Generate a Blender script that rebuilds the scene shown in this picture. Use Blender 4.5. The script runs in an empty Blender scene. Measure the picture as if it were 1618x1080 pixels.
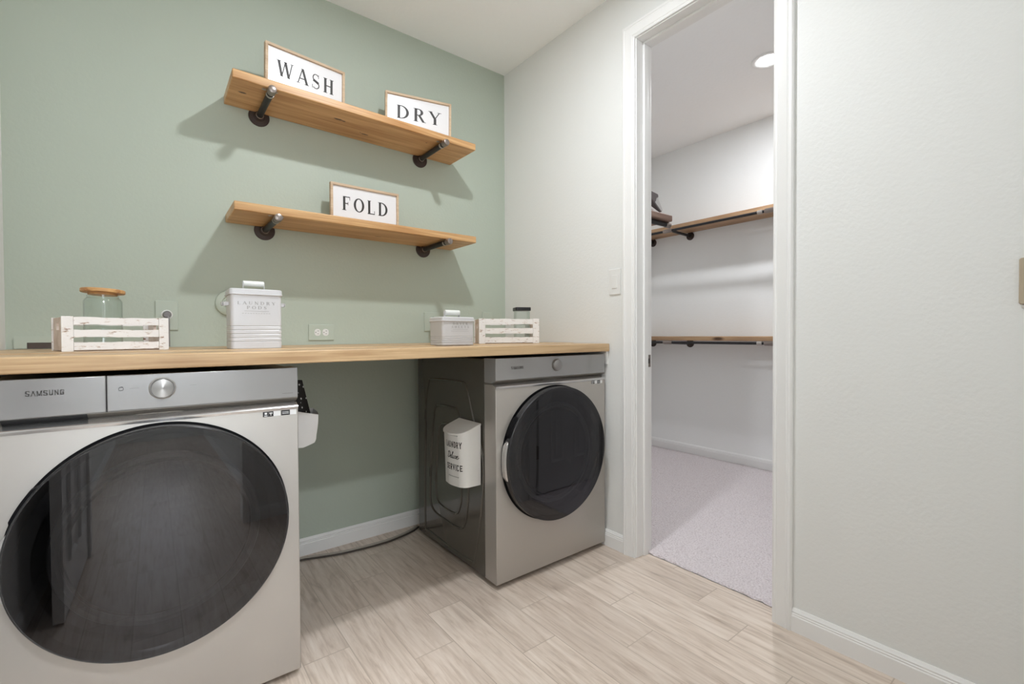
import bpy, bmesh, math, random
from mathutils import Vector, Matrix
random.seed(7)
S = bpy.context.scene
COL = S.collection
PI = math.pi

# ------------------------------------------------------------------ camera
cam_d = bpy.data.cameras.new('camera'); cam = bpy.data.objects.new('camera', cam_d); COL.objects.link(cam)
cam_d.sensor_width = 36.0; cam_d.lens = 731.9 / 1618 * 36.0
cam_d.clip_start = 0.01
_y, _p, _r = math.radians(37.884), math.radians(0.870), math.radians(-0.287)
fw = Vector((math.sin(_y) * math.cos(_p), math.cos(_y) * math.cos(_p), -math.sin(_p)))
rt = Vector((math.cos(_y), -math.sin(_y), 0)); up = rt.cross(fw)
r2 = rt * math.cos(_r) + up * math.sin(_r); u2 = -rt * math.sin(_r) + up * math.cos(_r)
m = Matrix((r2, u2, -fw)).transposed().to_4x4(); m.translation = Vector((-1.8376, -2.4322, 1.0811))
cam.matrix_world = m
S.camera = cam

# ------------------------------------------------------------------ light + exposure
S.view_settings.view_transform = 'Standard'
S.view_settings.look = 'None'
S.view_settings.gamma = 1.0
S.view_settings.use_curve_mapping = False
S.view_settings.exposure = 0.26
S.cycles.max_bounces = 14; S.cycles.diffuse_bounces = 10; S.cycles.glossy_bounces = 6; S.cycles.transparent_max_bounces = 16
W = bpy.data.worlds.new('world'); S.world = W; W.use_nodes = True
W.node_tree.nodes['Background'].inputs[0].default_value = (.75, .85, 1, 1)
W.node_tree.nodes['Background'].inputs[1].default_value = .6

def lamp_disc(name, loc, r, power, color, rot=(0, 0, 0)):
    l = bpy.data.lights.new(name, 'AREA'); l.shape = 'DISK'; l.size = 2 * r
    l.energy = power; l.color = color
    o = bpy.data.objects.new(name, l); COL.objects.link(o); o.location = loc; o.rotation_euler = rot
    return o
CEIL = 2.77
LAUNDRY_LIGHT = (-.97, -1.26)
HALL_LIGHT = (-1.6, -3.15)
CLOSET_LIGHT = (1.19, -1.13)
lamp_disc('assumed_laundry_lamp', (LAUNDRY_LIGHT[0], LAUNDRY_LIGHT[1], 2.752), .05, 18.5, (.925, .955, 1))  # lamp out of view, assumed from the shelf and worktop shadows
lamp_disc('assumed_hall_lamp', (HALL_LIGHT[0], HALL_LIGHT[1], 2.752), .06, 33, (.915, .95, 1))  # lamp out of view, assumed from the fainter second shadows
lamp_disc('closet_lamp', (CLOSET_LIGHT[0], CLOSET_LIGHT[1], 2.752), .05, 17, (.935, .96, 1))
# fill light added behind the camera, as daylight from an added hall window
wl = bpy.data.lights.new('added_fill_light', 'AREA'); wl.shape = 'RECTANGLE'; wl.size = 1.0; wl.size_y = 1.5
wl.energy = 26; wl.color = (.88, .94, 1)
wo = bpy.data.objects.new('added_fill_light', wl); COL.objects.link(wo)
wo.location = (-1.83, -6.35, 1.5); wo.rotation_euler = (PI / 2, 0, PI)

# ------------------------------------------------------------------ materials
def srgb(r, g, b):
    f = lambda c: (c / 255 / 12.92) if c / 255 <= .04045 else ((c / 255 + .055) / 1.055) ** 2.4
    return (f(r), f(g), f(b), 1)
def mat(name, color=(.8, .8, .8, 1), rough=.5, metal=0.0, **kw):
    M = bpy.data.materials.new(name); M.use_nodes = True
    b = M.node_tree.nodes['Principled BSDF']
    b.inputs['Base Color'].default_value = color; b.inputs['Roughness'].default_value = rough
    b.inputs['Metallic'].default_value = metal
    for k, v in kw.items(): b.inputs[k.replace('_', ' ')].default_value = v
    return M
def nd(M, t, **kw):
    n = M.node_tree.nodes.new(t)
    for k, v in kw.items(): setattr(n, k, v)
    return n
def lk(M, a, b): M.node_tree.links.new(a, b)
def bsdf(M): return M.node_tree.nodes['Principled BSDF']
def coords(M, scale=(1, 1, 1), rot=(0, 0, 0), kind='Object'):
    tc = nd(M, 'ShaderNodeTexCoord'); mp = nd(M, 'ShaderNodeMapping')
    mp.inputs['Scale'].default_value = scale; mp.inputs['Rotation'].default_value = rot
    lk(M, tc.outputs[kind], mp.inputs[0]); return mp.outputs[0]
def add_bump(M, scale, strength, dist=.001, detail=3, vec=None):
    n = nd(M, 'ShaderNodeTexNoise'); n.inputs['Scale'].default_value = scale; n.inputs['Detail'].default_value = detail
    lk(M, vec or coords(M), n.inputs['Vector'])
    b = nd(M, 'ShaderNodeBump'); b.inputs['Strength'].default_value = strength; b.inputs['Distance'].default_value = dist
    lk(M, n.outputs[0], b.inputs['Height']); lk(M, b.outputs[0], bsdf(M).inputs['Normal'])
    return n
def painted(name, col, rough=.55, scale=75, strength=.22):
    M = mat(name, col, rough); add_bump(M, scale, strength, .0035, 3)
    return M
def ramp(M, fac, stops):
    r = nd(M, 'ShaderNodeValToRGB'); e = r.color_ramp.elements
    e[0].position, e[0].color = stops[0]; e[1].position, e[1].color = stops[-1]
    for p, c in stops[1:-1]:
        x = e.new(p); x.color = c
    lk(M, fac, r.inputs[0]); return r.outputs[0]
def math_n(M, op, a, b=None, c=None):
    n = nd(M, 'ShaderNodeMath', operation=op)
    for i, v in enumerate((a, b, c)):
        if v is None: continue
        if isinstance(v, (int, float)): n.inputs[i].default_value = v
        else: lk(M, v, n.inputs[i])
    return n.outputs[0]
def wood(name, light, dark, axis='x', rough=.45, grain=1.0, knots=True, knot_col=(.09, .045, .02, 1), spots=None):
    M = mat(name, light, rough)
    st = {'x': (1.2, 14, 14), 'y': (14, 1.2, 14), 'z': (14, 14, 1.2)}[axis]
    v = coords(M, st)
    n1 = nd(M, 'ShaderNodeTexNoise'); n1.inputs['Scale'].default_value = 1.6 * grain; n1.inputs['Detail'].default_value = 6; n1.inputs['Distortion'].default_value = .6
    lk(M, v, n1.inputs['Vector'])
    fine = coords(M, tuple(s * (9 if s > 2 else 2.5) for s in st))
    n2 = nd(M, 'ShaderNodeTexNoise'); n2.inputs['Scale'].default_value = 1.5; n2.inputs['Detail'].default_value = 4
    lk(M, fine, n2.inputs['Vector'])
    f = math_n(M, 'MULTIPLY_ADD', n2.outputs[0], .35, math_n(M, 'MULTIPLY', n1.outputs[0], .7))
    c = ramp(M, f, [(.36, dark), (.62, light)])
    if knots:
        kv = coords(M, {'x': (1.7, 5.5, 5.5), 'y': (5.5, 1.7, 5.5), 'z': (5.5, 5.5, 1.7)}[axis])
        vo = nd(M, 'ShaderNodeTexVoronoi'); vo.inputs['Scale'].default_value = 1.25
        lk(M, kv, vo.inputs['Vector'])
        kf = ramp(M, vo.outputs['Distance'], [(.05, (1, 1, 1, 1)), (.13, (0, 0, 0, 1))])
        mx = nd(M, 'ShaderNodeMix', data_type='RGBA')
        lk(M, kf, mx.inputs[0]); lk(M, c, mx.inputs[6]); mx.inputs[7].default_value = knot_col
        c = mx.outputs[2]
    for sx_, sy_, rx_, ry_ in (spots or []):
        kv = nd(M, 'ShaderNodeVectorMath', operation='SUBTRACT'); tc_ = nd(M, 'ShaderNodeTexCoord'); lk(M, tc_.outputs['Object'], kv.inputs[0]); kv.inputs[1].default_value = (sx_, sy_, 0)
        ks = nd(M, 'ShaderNodeVectorMath', operation='MULTIPLY'); lk(M, kv.outputs[0], ks.inputs[0]); ks.inputs[1].default_value = (1 / rx_, 1 / ry_, 0)
        dn = nd(M, 'ShaderNodeTexNoise'); dn.inputs['Scale'].default_value = 60; lk(M, tc_.outputs['Object'], dn.inputs['Vector'])
        kl = nd(M, 'ShaderNodeVectorMath', operation='LENGTH'); lk(M, ks.outputs[0], kl.inputs[0])
        kd = math_n(M, 'ADD', kl.outputs['Value'], math_n(M, 'MULTIPLY', dn.outputs[0], .5))
        mx = nd(M, 'ShaderNodeMix', data_type='RGBA'); lk(M, ramp(M, kd, [(.75, (1, 1, 1, 1)), (.98, (.35, .35, .35, 1)), (1.0, (0, 0, 0, 1))]), mx.inputs[0])
        lk(M, c, mx.inputs[6]); mx.inputs[7].default_value = knot_col; c = mx.outputs[2]
    lk(M, c, bsdf(M).inputs['Base Color'])
    b = nd(M, 'ShaderNodeBump'); b.inputs['Strength'].default_value = .15; b.inputs['Distance'].default_value = .001
    lk(M, n2.outputs[0], b.inputs['Height']); lk(M, b.outputs[0], bsdf(M).inputs['Normal'])
    return M

KNOTS_A = [(.449, -.176, .030, .011), (.475, -.172, .012, .008), (.605, -.094, .026, .009), (.05, -.165, .022, .010), (.58, -.10, .006, .004), (.90, -.20, .008, .004)]
KNOTS_B = [(.66, -.12, .026, .006)]
m_green = painted('sage_green_paint', srgb(180, 190, 177))
m_white = painted('off_white_wall_paint', srgb(226, 227, 225))
m_ceil = painted('ceiling_paint', srgb(247, 248, 248), .7, 55, .4)
m_closet = painted('closet_wall_paint', srgb(234, 235, 234))
m_trim = mat('white_gloss_trim', srgb(235, 235, 234), .32)
m_plate = mat('green_painted_plate', srgb(183, 193, 180), .45)
m_whiteplastic = mat('white_plastic', srgb(226, 226, 224), .3)
m_dark = mat('dark_slot', (.01, .01, .01, 1), .5)

def tile_material():
    M = mat('wood_look_tile', (.5, .4, .3, 1), .3)
    tc = nd(M, 'ShaderNodeTexCoord'); sp = nd(M, 'ShaderNodeSeparateXYZ'); lk(M, tc.outputs['Object'], sp.inputs[0])
    x, y = sp.outputs[0], sp.outputs[1]
    u = math_n(M, 'DIVIDE', math_n(M, 'ADD', x, 1.1575), .1505)
    row = math_n(M, 'FLOOR', u); fu = math_n(M, 'FRACT', u)
    half = math_n(M, 'FLOOR', math_n(M, 'DIVIDE', row, 2))
    odd = math_n(M, 'SUBTRACT', row, math_n(M, 'MULTIPLY', half, 2))
    off = math_n(M, 'ADD', math_n(M, 'MULTIPLY_ADD', half, -.2, -.412), math_n(M, 'MULTIPLY', odd, .2))
    w = math_n(M, 'DIVIDE', math_n(M, 'SUBTRACT', y, off), .61)
    cell = math_n(M, 'FLOOR', w); fw_ = math_n(M, 'FRACT', w)
    du = math_n(M, 'MULTIPLY', math_n(M, 'MINIMUM', fu, math_n(M, 'SUBTRACT', 1, fu)), .1505)
    dw = math_n(M, 'MULTIPLY', math_n(M, 'MINIMUM', fw_, math_n(M, 'SUBTRACT', 1, fw_)), .61)
    d = math_n(M, 'MINIMUM', du, dw)
    grout = math_n(M, 'LESS_THAN', d, .0018)
    idv = nd(M, 'ShaderNodeCombineXYZ'); lk(M, row, idv.inputs[0]); lk(M, cell, idv.inputs[1])
    wn = nd(M, 'ShaderNodeTexWhiteNoise', noise_dimensions='3D'); lk(M, idv.outputs[0], wn.inputs['Vector'])
    # per-tile shifted streak coordinates
    sh = nd(M, 'ShaderNodeVectorMath', operation='MULTIPLY_ADD')
    lk(M, wn.outputs['Color'], sh.inputs[0]); sh.inputs[1].default_value = (7, 7, 7); lk(M, tc.outputs['Object'], sh.inputs[2])
    mp = nd(M, 'ShaderNodeMapping'); mp.inputs['Scale'].default_value = (60, 4.5, 1); lk(M, sh.outputs[0], mp.inputs[0])
    n1 = nd(M, 'ShaderNodeTexNoise'); n1.inputs['Scale'].default_value = 1; n1.inputs['Detail'].default_value = 7; n1.inputs['Roughness'].default_value = .62; n1.inputs['Distortion'].default_value = .5
    lk(M, mp.outputs[0], n1.inputs['Vector'])
    mp2 = nd(M, 'ShaderNodeMapping'); mp2.inputs['Scale'].default_value = (11, 3.2, 1); lk(M, sh.outputs[0], mp2.inputs[0])
    n2 = nd(M, 'ShaderNodeTexNoise'); n2.inputs['Scale'].default_value = 1; n2.inputs['Detail'].default_value = 5; n2.inputs['Distortion'].default_value = 1.4
    lk(M, mp2.outputs[0], n2.inputs['Vector'])
    c = ramp(M, n1.outputs[0], [(.26, srgb(186, 168, 152)), (.48, srgb(219, 204, 190)), (.70, srgb(234, 222, 210))])
    pat = ramp(M, n2.outputs[0], [(.26, (.50, .46, .43, 1)), (.37, (.86, .84, .82, 1)), (.5, (1, 1, 1, 1))])
    mx = nd(M, 'ShaderNodeMix', data_type='RGBA', blend_type='MULTIPLY'); mx.inputs[0].default_value = .42
    lk(M, c, mx.inputs[6]); lk(M, pat, mx.inputs[7])
    tone = nd(M, 'ShaderNodeMix', data_type='RGBA', blend_type='MULTIPLY'); tone.inputs[0].default_value = 1
    tv = ramp(M, wn.outputs['Value'], [(0, (.86, .845, .835, 1)), (1, (1, 1, 1, 1))])
    lk(M, mx.outputs[2], tone.inputs[6]); lk(M, tv, tone.inputs[7])
    fin = nd(M, 'ShaderNodeMix', data_type='RGBA'); lk(M, grout, fin.inputs[0]); lk(M, tone.outputs[2], fin.inputs[6])
    fin.inputs[7].default_value = srgb(186, 171, 156)
    lk(M, fin.outputs[2], bsdf(M).inputs['Base Color'])
    b = nd(M, 'ShaderNodeBump'); b.inputs['Strength'].default_value = .4; b.inputs['Distance'].default_value = .001
    hh = math_n(M, 'SUBTRACT', math_n(M, 'MULTIPLY', n1.outputs[0], .35), grout)
    lk(M, hh, b.inputs['Height']); lk(M, b.outputs[0], bsdf(M).inputs['Normal'])
    return M
m_tile = tile_material()
m_carpet = mat('grey_carpet', srgb(206, 197, 201), .95)
_n = add_bump(m_carpet, 260, .5, .003, 4)
_cn = nd(m_carpet, 'ShaderNodeTexNoise'); _cn.inputs['Scale'].default_value = 130; _cn.inputs['Detail'].default_value = 3
lk(m_carpet, coords(m_carpet), _cn.inputs['Vector'])
lk(m_carpet, ramp(m_carpet, _cn.outputs[0], [(.3, srgb(188, 178, 180)), (.5, srgb(212, 204, 206)), (.75, srgb(224, 218, 219))]), bsdf(m_carpet).inputs['Base Color'])

m_shelf = wood('knotty_shelf_board', srgb(212, 170, 120), srgb(168, 116, 64), 'x', .42, knots=False, spots=KNOTS_A)
m_shelf2 = wood('plain_shelf_board', srgb(210, 170, 120), srgb(168, 118, 68), 'x', .42, knots=False, spots=KNOTS_B)
m_top = wood('oak_worktop', srgb(206, 176, 136), srgb(160, 124, 86), 'x', .38, knots=False)
m_closetwood = wood('stained_closet_board', srgb(188, 154, 118), srgb(132, 98, 70), 'y', .5)
m_endwood = wood('stained_board_greyed', srgb(150, 122, 108), srgb(112, 86, 74), 'x', .55, knots=False)
m_frame = wood('sign_frame_wood', srgb(208, 186, 158), srgb(180, 150, 120), 'x', .6)
m_lidwood = wood('jar_lid_wood', srgb(205, 160, 105), srgb(150, 96, 52), 'x', .5, 2.4, False)
m_pipe = mat('black_iron_pipe', srgb(52, 51, 52), .42, .55)
m_iron = mat('cast_iron', srgb(74, 64, 60), .5, .6); add_bump(m_iron, 300, .4, .001)
m_steel = mat('steel_fitting', srgb(150, 140, 134), .32, .9); add_bump(m_steel, 220, .3, .001)
m_zinc = mat('zinc_strap', srgb(190, 184, 178), .35, .8)
m_tin = mat('white_enamel_tin', srgb(200, 200, 202), .3)
m_tinhandle = mat('white_wood_roll', srgb(222, 223, 218), .55)
m_board = mat('white_sign_board', srgb(232, 232, 234), .25)
m_ink = mat('black_ink', srgb(48, 44, 42), .5)
m_greyink = mat('pale_grey_ink', srgb(160, 160, 158), .5)
m_silver = mat('brushed_silver_panel', srgb(180, 175, 169), .38, .5)
m_panel = mat('silver_control_glass', srgb(156, 155, 155), .25, .3, Coat_Weight=.6, Coat_Roughness=.05)
m_recess = mat('recess_silver', srgb(140, 134, 126), .4, .7)
m_lip = mat('polished_silver_lip', srgb(205, 204, 204), .22, .9)
m_side = mat('dark_grey_enamel', srgb(84, 80, 73), .14, .2, Coat_Weight=.5, Coat_Roughness=.08)
m_black = mat('notch_and_shade_black', (.006, .006, .007, 1), .5, Specular_IOR_Level=.1)  # grip notch; also the painted shade of door gap and drum cavity
m_bowl = mat('dark_bowl', (.016, .016, .017, 1), .6, Specular_IOR_Level=.05)
m_innerring = mat('dark_inner_ring', (.05, .05, .052, 1), .35, Specular_IOR_Level=.2)
m_rim = mat('door_edge_black', (.02, .02, .022, 1), .25)
m_logo = mat('dark_grey_logo', srgb(92, 90, 88), .4)
m_stickerb = mat('black_sticker', srgb(40, 40, 42), .5)
m_stickerw = mat('white_sticker', srgb(225, 225, 225), .5)
m_bin = mat('white_powder_coat', srgb(226, 225, 222), .38)
m_cable = mat('grey_cable', srgb(168, 160, 148), .5)
m_cabled = mat('dark_cable', srgb(70, 62, 54), .5)
m_cord = mat('grey_cord', srgb(128, 124, 126), .45)
m_bag = mat('white_bag', srgb(214, 212, 209), .45); add_bump(m_bag, 14, .5, .01, 2)
m_beige = mat('beige_plate', srgb(176, 162, 140), .45)
m_beige2 = mat('beige_plate_centre', srgb(206, 200, 182), .45)
m_sole = mat('shoe_sole', srgb(92, 84, 84), .6)
m_shoegrey = mat('shoe_grey', srgb(186, 184, 183), .7)
m_shoedark = mat('shoe_dark', srgb(104, 96, 96), .8)
m_paper = mat('white_card', srgb(222, 218, 216), .6)
m_brownp = mat('brown_card', srgb(130, 90, 74), .6)
m_cloth = mat('pale_cloth', srgb(170, 180, 196), .9); add_bump(m_cloth, 40, .5, .01)

def white_distressed():
    M = mat('whitewashed_wood', srgb(232, 230, 228), .7)
    v = coords(M, (26, 40, 90)); n = nd(M, 'ShaderNodeTexNoise'); n.inputs['Scale'].default_value = 1.2; n.inputs['Detail'].default_value = 8; n.inputs['Roughness'].default_value = .7
    lk(M, v, n.inputs['Vector'])
    c = ramp(M, n.outputs[0], [(.355, srgb(136, 108, 92)), (.395, srgb(204, 190, 178)), (.435, srgb(232, 230, 228))])
    lk(M, c, bsdf(M).inputs['Base Color'])
    b = nd(M, 'ShaderNodeBump'); b.inputs['Strength'].default_value = .6; b.inputs['Distance'].default_value = .002
    lk(M, n.outputs[0], b.inputs['Height']); lk(M, b.outputs[0], bsdf(M).inputs['Normal'])
    return M
m_crate = white_distressed()
m_crateraw = wood('raw_crate_wood', srgb(226, 214, 206), srgb(198, 180, 166), 'x', .7, knots=False)

m_knob = mat('spun_metal_knob', srgb(168, 166, 164), .38, 1.0, Anisotropic=.9, Anisotropic_Rotation=.25)
_t = nd(m_knob, 'ShaderNodeTangent', direction_type='RADIAL', axis='Y'); lk(m_knob, _t.outputs[0], bsdf(m_knob).inputs['Tangent'])

def schlick(nt, mix, f0):
    lw = nt.nodes.new('ShaderNodeLayerWeight'); lw.inputs[0].default_value = .5
    p = nt.nodes.new('ShaderNodeMath'); p.operation = 'POWER'; p.inputs[1].default_value = 5; nt.links.new(lw.outputs['Facing'], p.inputs[0])
    q = nt.nodes.new('ShaderNodeMath'); q.operation = 'MULTIPLY_ADD'; q.inputs[1].default_value = 1 - f0; q.inputs[2].default_value = f0
    nt.links.new(p.outputs[0], q.inputs[0]); nt.links.new(q.outputs[0], mix.inputs[0])
def tinted_glass():
    M = bpy.data.materials.new('smoked_door_glass'); M.use_nodes = True; nt = M.node_tree; nt.nodes.clear()
    out = nt.nodes.new('ShaderNodeOutputMaterial'); mix = nt.nodes.new('ShaderNodeMixShader')
    tr = nt.nodes.new('ShaderNodeBsdfTransparent'); tr.inputs[0].default_value = (.30, .30, .31, 1)
    gl = nt.nodes.new('ShaderNodeBsdfGlossy'); gl.inputs[0].default_value = (.95, .95, 1, 1); gl.inputs['Roughness'].default_value = .012
    schlick(nt, mix, .060); nt.links.new(tr.outputs[0], mix.inputs[1]); nt.links.new(gl.outputs[0], mix.inputs[2])
    nt.links.new(mix.outputs[0], out.inputs[0]); return M
m_smoke = tinted_glass()
def clear_glass(name, tint=(.95, .97, .96, 1), ior=1.45):
    M = bpy.data.materials.new(name); M.use_nodes = True; nt = M.node_tree; nt.nodes.clear()
    out = nt.nodes.new('ShaderNodeOutputMaterial'); mix = nt.nodes.new('ShaderNodeMixShader')
    tr = nt.nodes.new('ShaderNodeBsdfTransparent'); tr.inputs[0].default_value = tint
    gl = nt.nodes.new('ShaderNodeBsdfGlossy'); gl.inputs['Roughness'].default_value = .03
    schlick(nt, mix, .04); nt.links.new(tr.outputs[0], mix.inputs[1]); nt.links.new(gl.outputs[0], mix.inputs[2])
    nt.links.new(mix.outputs[0], out.inputs[0]); return M
m_jar = clear_glass('clear_jar_glass')
def emis(name, col, s):
    M = bpy.data.materials.new(name); M.use_nodes = True
    b = bsdf(M); b.inputs['Base Color'].default_value = (.8, .8, .8, 1); b.inputs['Emission Color'].default_value = col; b.inputs['Emission Strength'].default_value = s
    return M
m_lens = emis('lit_lamp_lens', (.96, .97, 1, 1), 16)
m_addedpane = emis('added_window_pane', (.62, .74, 1, 1), 1.6)  # glowing pane of the added, unseen hall window

# ------------------------------------------------------------------ mesh helpers
class MB:
    def __init__(s): s.bm = bmesh.new()
    def add(s, verts, faces, M=None):
        vs = [s.bm.verts.new((M @ Vector(v)) if M else v) for v in verts]
        for f in faces:
            try: s.bm.faces.new([vs[i] for i in f])
            except ValueError: pass
        return s
    def box(s, a, b, M=None):
        (x0, y0, z0), (x1, y1, z1) = a, b
        v = [(x0, y0, z0), (x1, y0, z0), (x1, y1, z0), (x0, y1, z0), (x0, y0, z1), (x1, y0, z1), (x1, y1, z1), (x0, y1, z1)]
        return s.add(v, [(0, 3, 2, 1), (4, 5, 6, 7), (0, 1, 5, 4), (1, 2, 6, 5), (2, 3, 7, 6), (3, 0, 4, 7)], M)
    def prism(s, poly, axis, a, b, M=None):
        n = len(poly)
        def P(u, v, w): return {'x': (w, u, v), 'y': (u, w, v), 'z': (u, v, w)}[axis]
        vs = [P(u, v, a) for u, v in poly] + [P(u, v, b) for u, v in poly]
        fs = [tuple(range(n - 1, -1, -1)), tuple(range(n, 2 * n))] + [(i, (i + 1) % n, n + (i + 1) % n, n + i) for i in range(n)]
        return s.add(vs, fs, M)
    def lathe(s, prof, M=None, n=48, close=False):
        # prof: (r, h) along local z
        rings = []
        for r, h in prof:
            if r < 1e-6: rings.append([s.bm.verts.new((M @ Vector((0, 0, h))) if M else (0, 0, h))])
            else:
                rings.append([s.bm.verts.new((M @ Vector((r * math.cos(2 * PI * i / n), r * math.sin(2 * PI * i / n), h))) if M else (r * math.cos(2 * PI * i / n), r * math.sin(2 * PI * i / n), h)) for i in range(n)])
        seq = list(zip(rings, rings[1:])) + ([(rings[-1], rings[0])] if close else [])
        for A, B in seq:
            for i in range(n):
                j = (i + 1) % n
                f = [A[i % len(A)], A[j % len(A)], B[j % len(B)], B[i % len(B)]]
                g = []
                for q in f:
                    if q not in g: g.append(q)
                if len(g) > 2:
                    try: s.bm.faces.new(g)
                    except ValueError: pass
        return s
    def tube(s, pts, r, n=12, cap=True):
        pts = [Vector(p) for p in pts]; rings = []; prev = None
        for i, p in enumerate(pts):
            t = (pts[min(i + 1, len(pts) - 1)] - pts[max(i - 1, 0)]).normalized()
            ref = Vector((0, 0, 1)) if abs(t.z) < .95 else Vector((1, 0, 0))
            a = t.cross(ref).normalized() if prev is None else (prev - t * prev.dot(t)).normalized()
            prev = a; b = t.cross(a)
            rr = r[i] if isinstance(r, (list, tuple)) else r
            rings.append([s.bm.verts.new(p + a * rr * math.cos(2 * PI * k / n) + b * rr * math.sin(2 * PI * k / n)) for k in range(n)])
        for A, B in zip(rings, rings[1:]):
            for k in range(n): s.bm.faces.new((A[k], A[(k + 1) % n], B[(k + 1) % n], B[k]))
        if cap: s.bm.faces.new(rings[0][::-1]); s.bm.faces.new(rings[-1])
        return s
    def split_build(s, name, material, parent=None, **k):
        """every connected piece becomes an object of its own"""
        s.bm.verts.ensure_lookup_table(); seen = set(); out = []
        for v in s.bm.verts:
            if v in seen: continue
            stack = [v]; comp = []
            seen.add(v)
            while stack:
                a = stack.pop(); comp.append(a)
                for e in a.link_edges:
                    b = e.other_vert(a)
                    if b not in seen: seen.add(b); stack.append(b)
            idx = {c: i for i, c in enumerate(comp)}
            q = MB(); fs = {f for c in comp for f in c.link_faces}
            q.add([tuple(c.co) for c in comp], [tuple(idx[x] for x in f.verts) for f in fs]); out.append(q.build(name, material, parent, **k))
        s.bm.free(); return out[0]
    def build(s, name, material, parent=None, smooth=True, bevel=0, seg=2, angle=35):
        bmesh.ops.recalc_face_normals(s.bm, faces=s.bm.faces[:])
        me = bpy.data.meshes.new(name); s.bm.to_mesh(me); s.bm.free()
        o = bpy.data.objects.new(name, me); COL.objects.link(o); me.materials.append(material)
        if smooth:
            for p in me.polygons: p.use_smooth = True
            me.set_sharp_from_angle(angle=math.radians(angle))
        if bevel:
            bv = o.modifiers.new('bevel', 'BEVEL'); bv.width = bevel; bv.segments = seg; bv.limit_method = 'ANGLE'; bv.angle_limit = math.radians(35)
        if parent: o.parent = parent
        return o
def tag(o, label, cat, group=None):
    o['label'] = label; o['category'] = cat
    if group: o['group'] = group
    return o
def thing(name, label, cat, loc=(0, 0, 0), rz=0, group=None):
    o = bpy.data.objects.new(name, None); COL.objects.link(o); o.location = loc; o.rotation_euler = (0, 0, rz)
    o.empty_display_size = .05
    return tag(o, label, cat, group)
def struct(o, label=None):
    o['kind'] = 'structure'
    if label: o['label'] = label
    return o
def rect_poly(w, h, r, n=6):
    pts = []
    for cx, cy, a0 in ((w / 2 - r, h / 2 - r, 0), (-w / 2 + r, h / 2 - r, 90), (-w / 2 + r, -h / 2 + r, 180), (w / 2 - r, -h / 2 + r, 270)):
        for k in range(n + 1):
            a = math.radians(a0 + 90 * k / n); pts.append((cx + r * math.cos(a), cy + r * math.sin(a)))
    return pts
RX90 = Matrix.Rotation(PI / 2, 4, 'X')       # local z -> -y
def at(x, y, z, R=None): return Matrix.Translation((x, y, z)) @ (R or Matrix.Identity(4))
FACE_F = Matrix.Rotation(PI / 2, 4, 'X')     # local xy plane -> xz, normal -y
FACE_L = Matrix.Rotation(-PI / 2, 4, 'Z') @ FACE_F  # normal -x, text runs towards -y

# ------------------------------------------------------------------ lettering
T_, t_ = .165, .065
def _arc(cx, cy, rx, ry, a0, a1, T=T_, t=t_, n=20):
    o, i = [], []
    for k in range(n + 1):
        a = math.radians(a0 + (a1 - a0) * k / n)
        o.append((cx + rx * math.cos(a), cy + ry * math.sin(a))); i.append((cx + (rx - T) * math.cos(a), cy + (ry - t) * math.sin(a)))
    return [[o[k], o[k + 1], i[k + 1], i[k]] for k in range(n)]
def _st(x0, y0, x1, y1, w):
    if abs(y1 - y0) < 1e-6: return [[(x0, y0 - w / 2), (x1, y0 - w / 2), (x1, y0 + w / 2), (x0, y0 + w / 2)]]
    return [[(x0 - w / 2, y0), (x0 + w / 2, y0), (x1 + w / 2, y1), (x1 - w / 2, y1)]]
def _sf(x, y, w=.28): h = .035; y0 = y if y < .5 else y - h; return [[(x - w / 2, y0), (x + w / 2, y0), (x + w / 2, y0 + h), (x - w / 2, y0 + h)]]
def _pl(pts, w):
    out = []
    for (a, b), (c, d) in zip(pts, pts[1:]):
        L = math.hypot(c - a, d - b) or 1; nx, ny = -(d - b) / L * w / 2, (c - a) / L * w / 2
        ex, ey = (c - a) / L * w * .25, (d - b) / L * w * .25
        out.append([(a + nx - ex, b + ny - ey), (a - nx - ex, b - ny - ey), (c - nx + ex, d - ny + ey), (c + nx + ex, d + ny + ey)])
    return out
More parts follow.
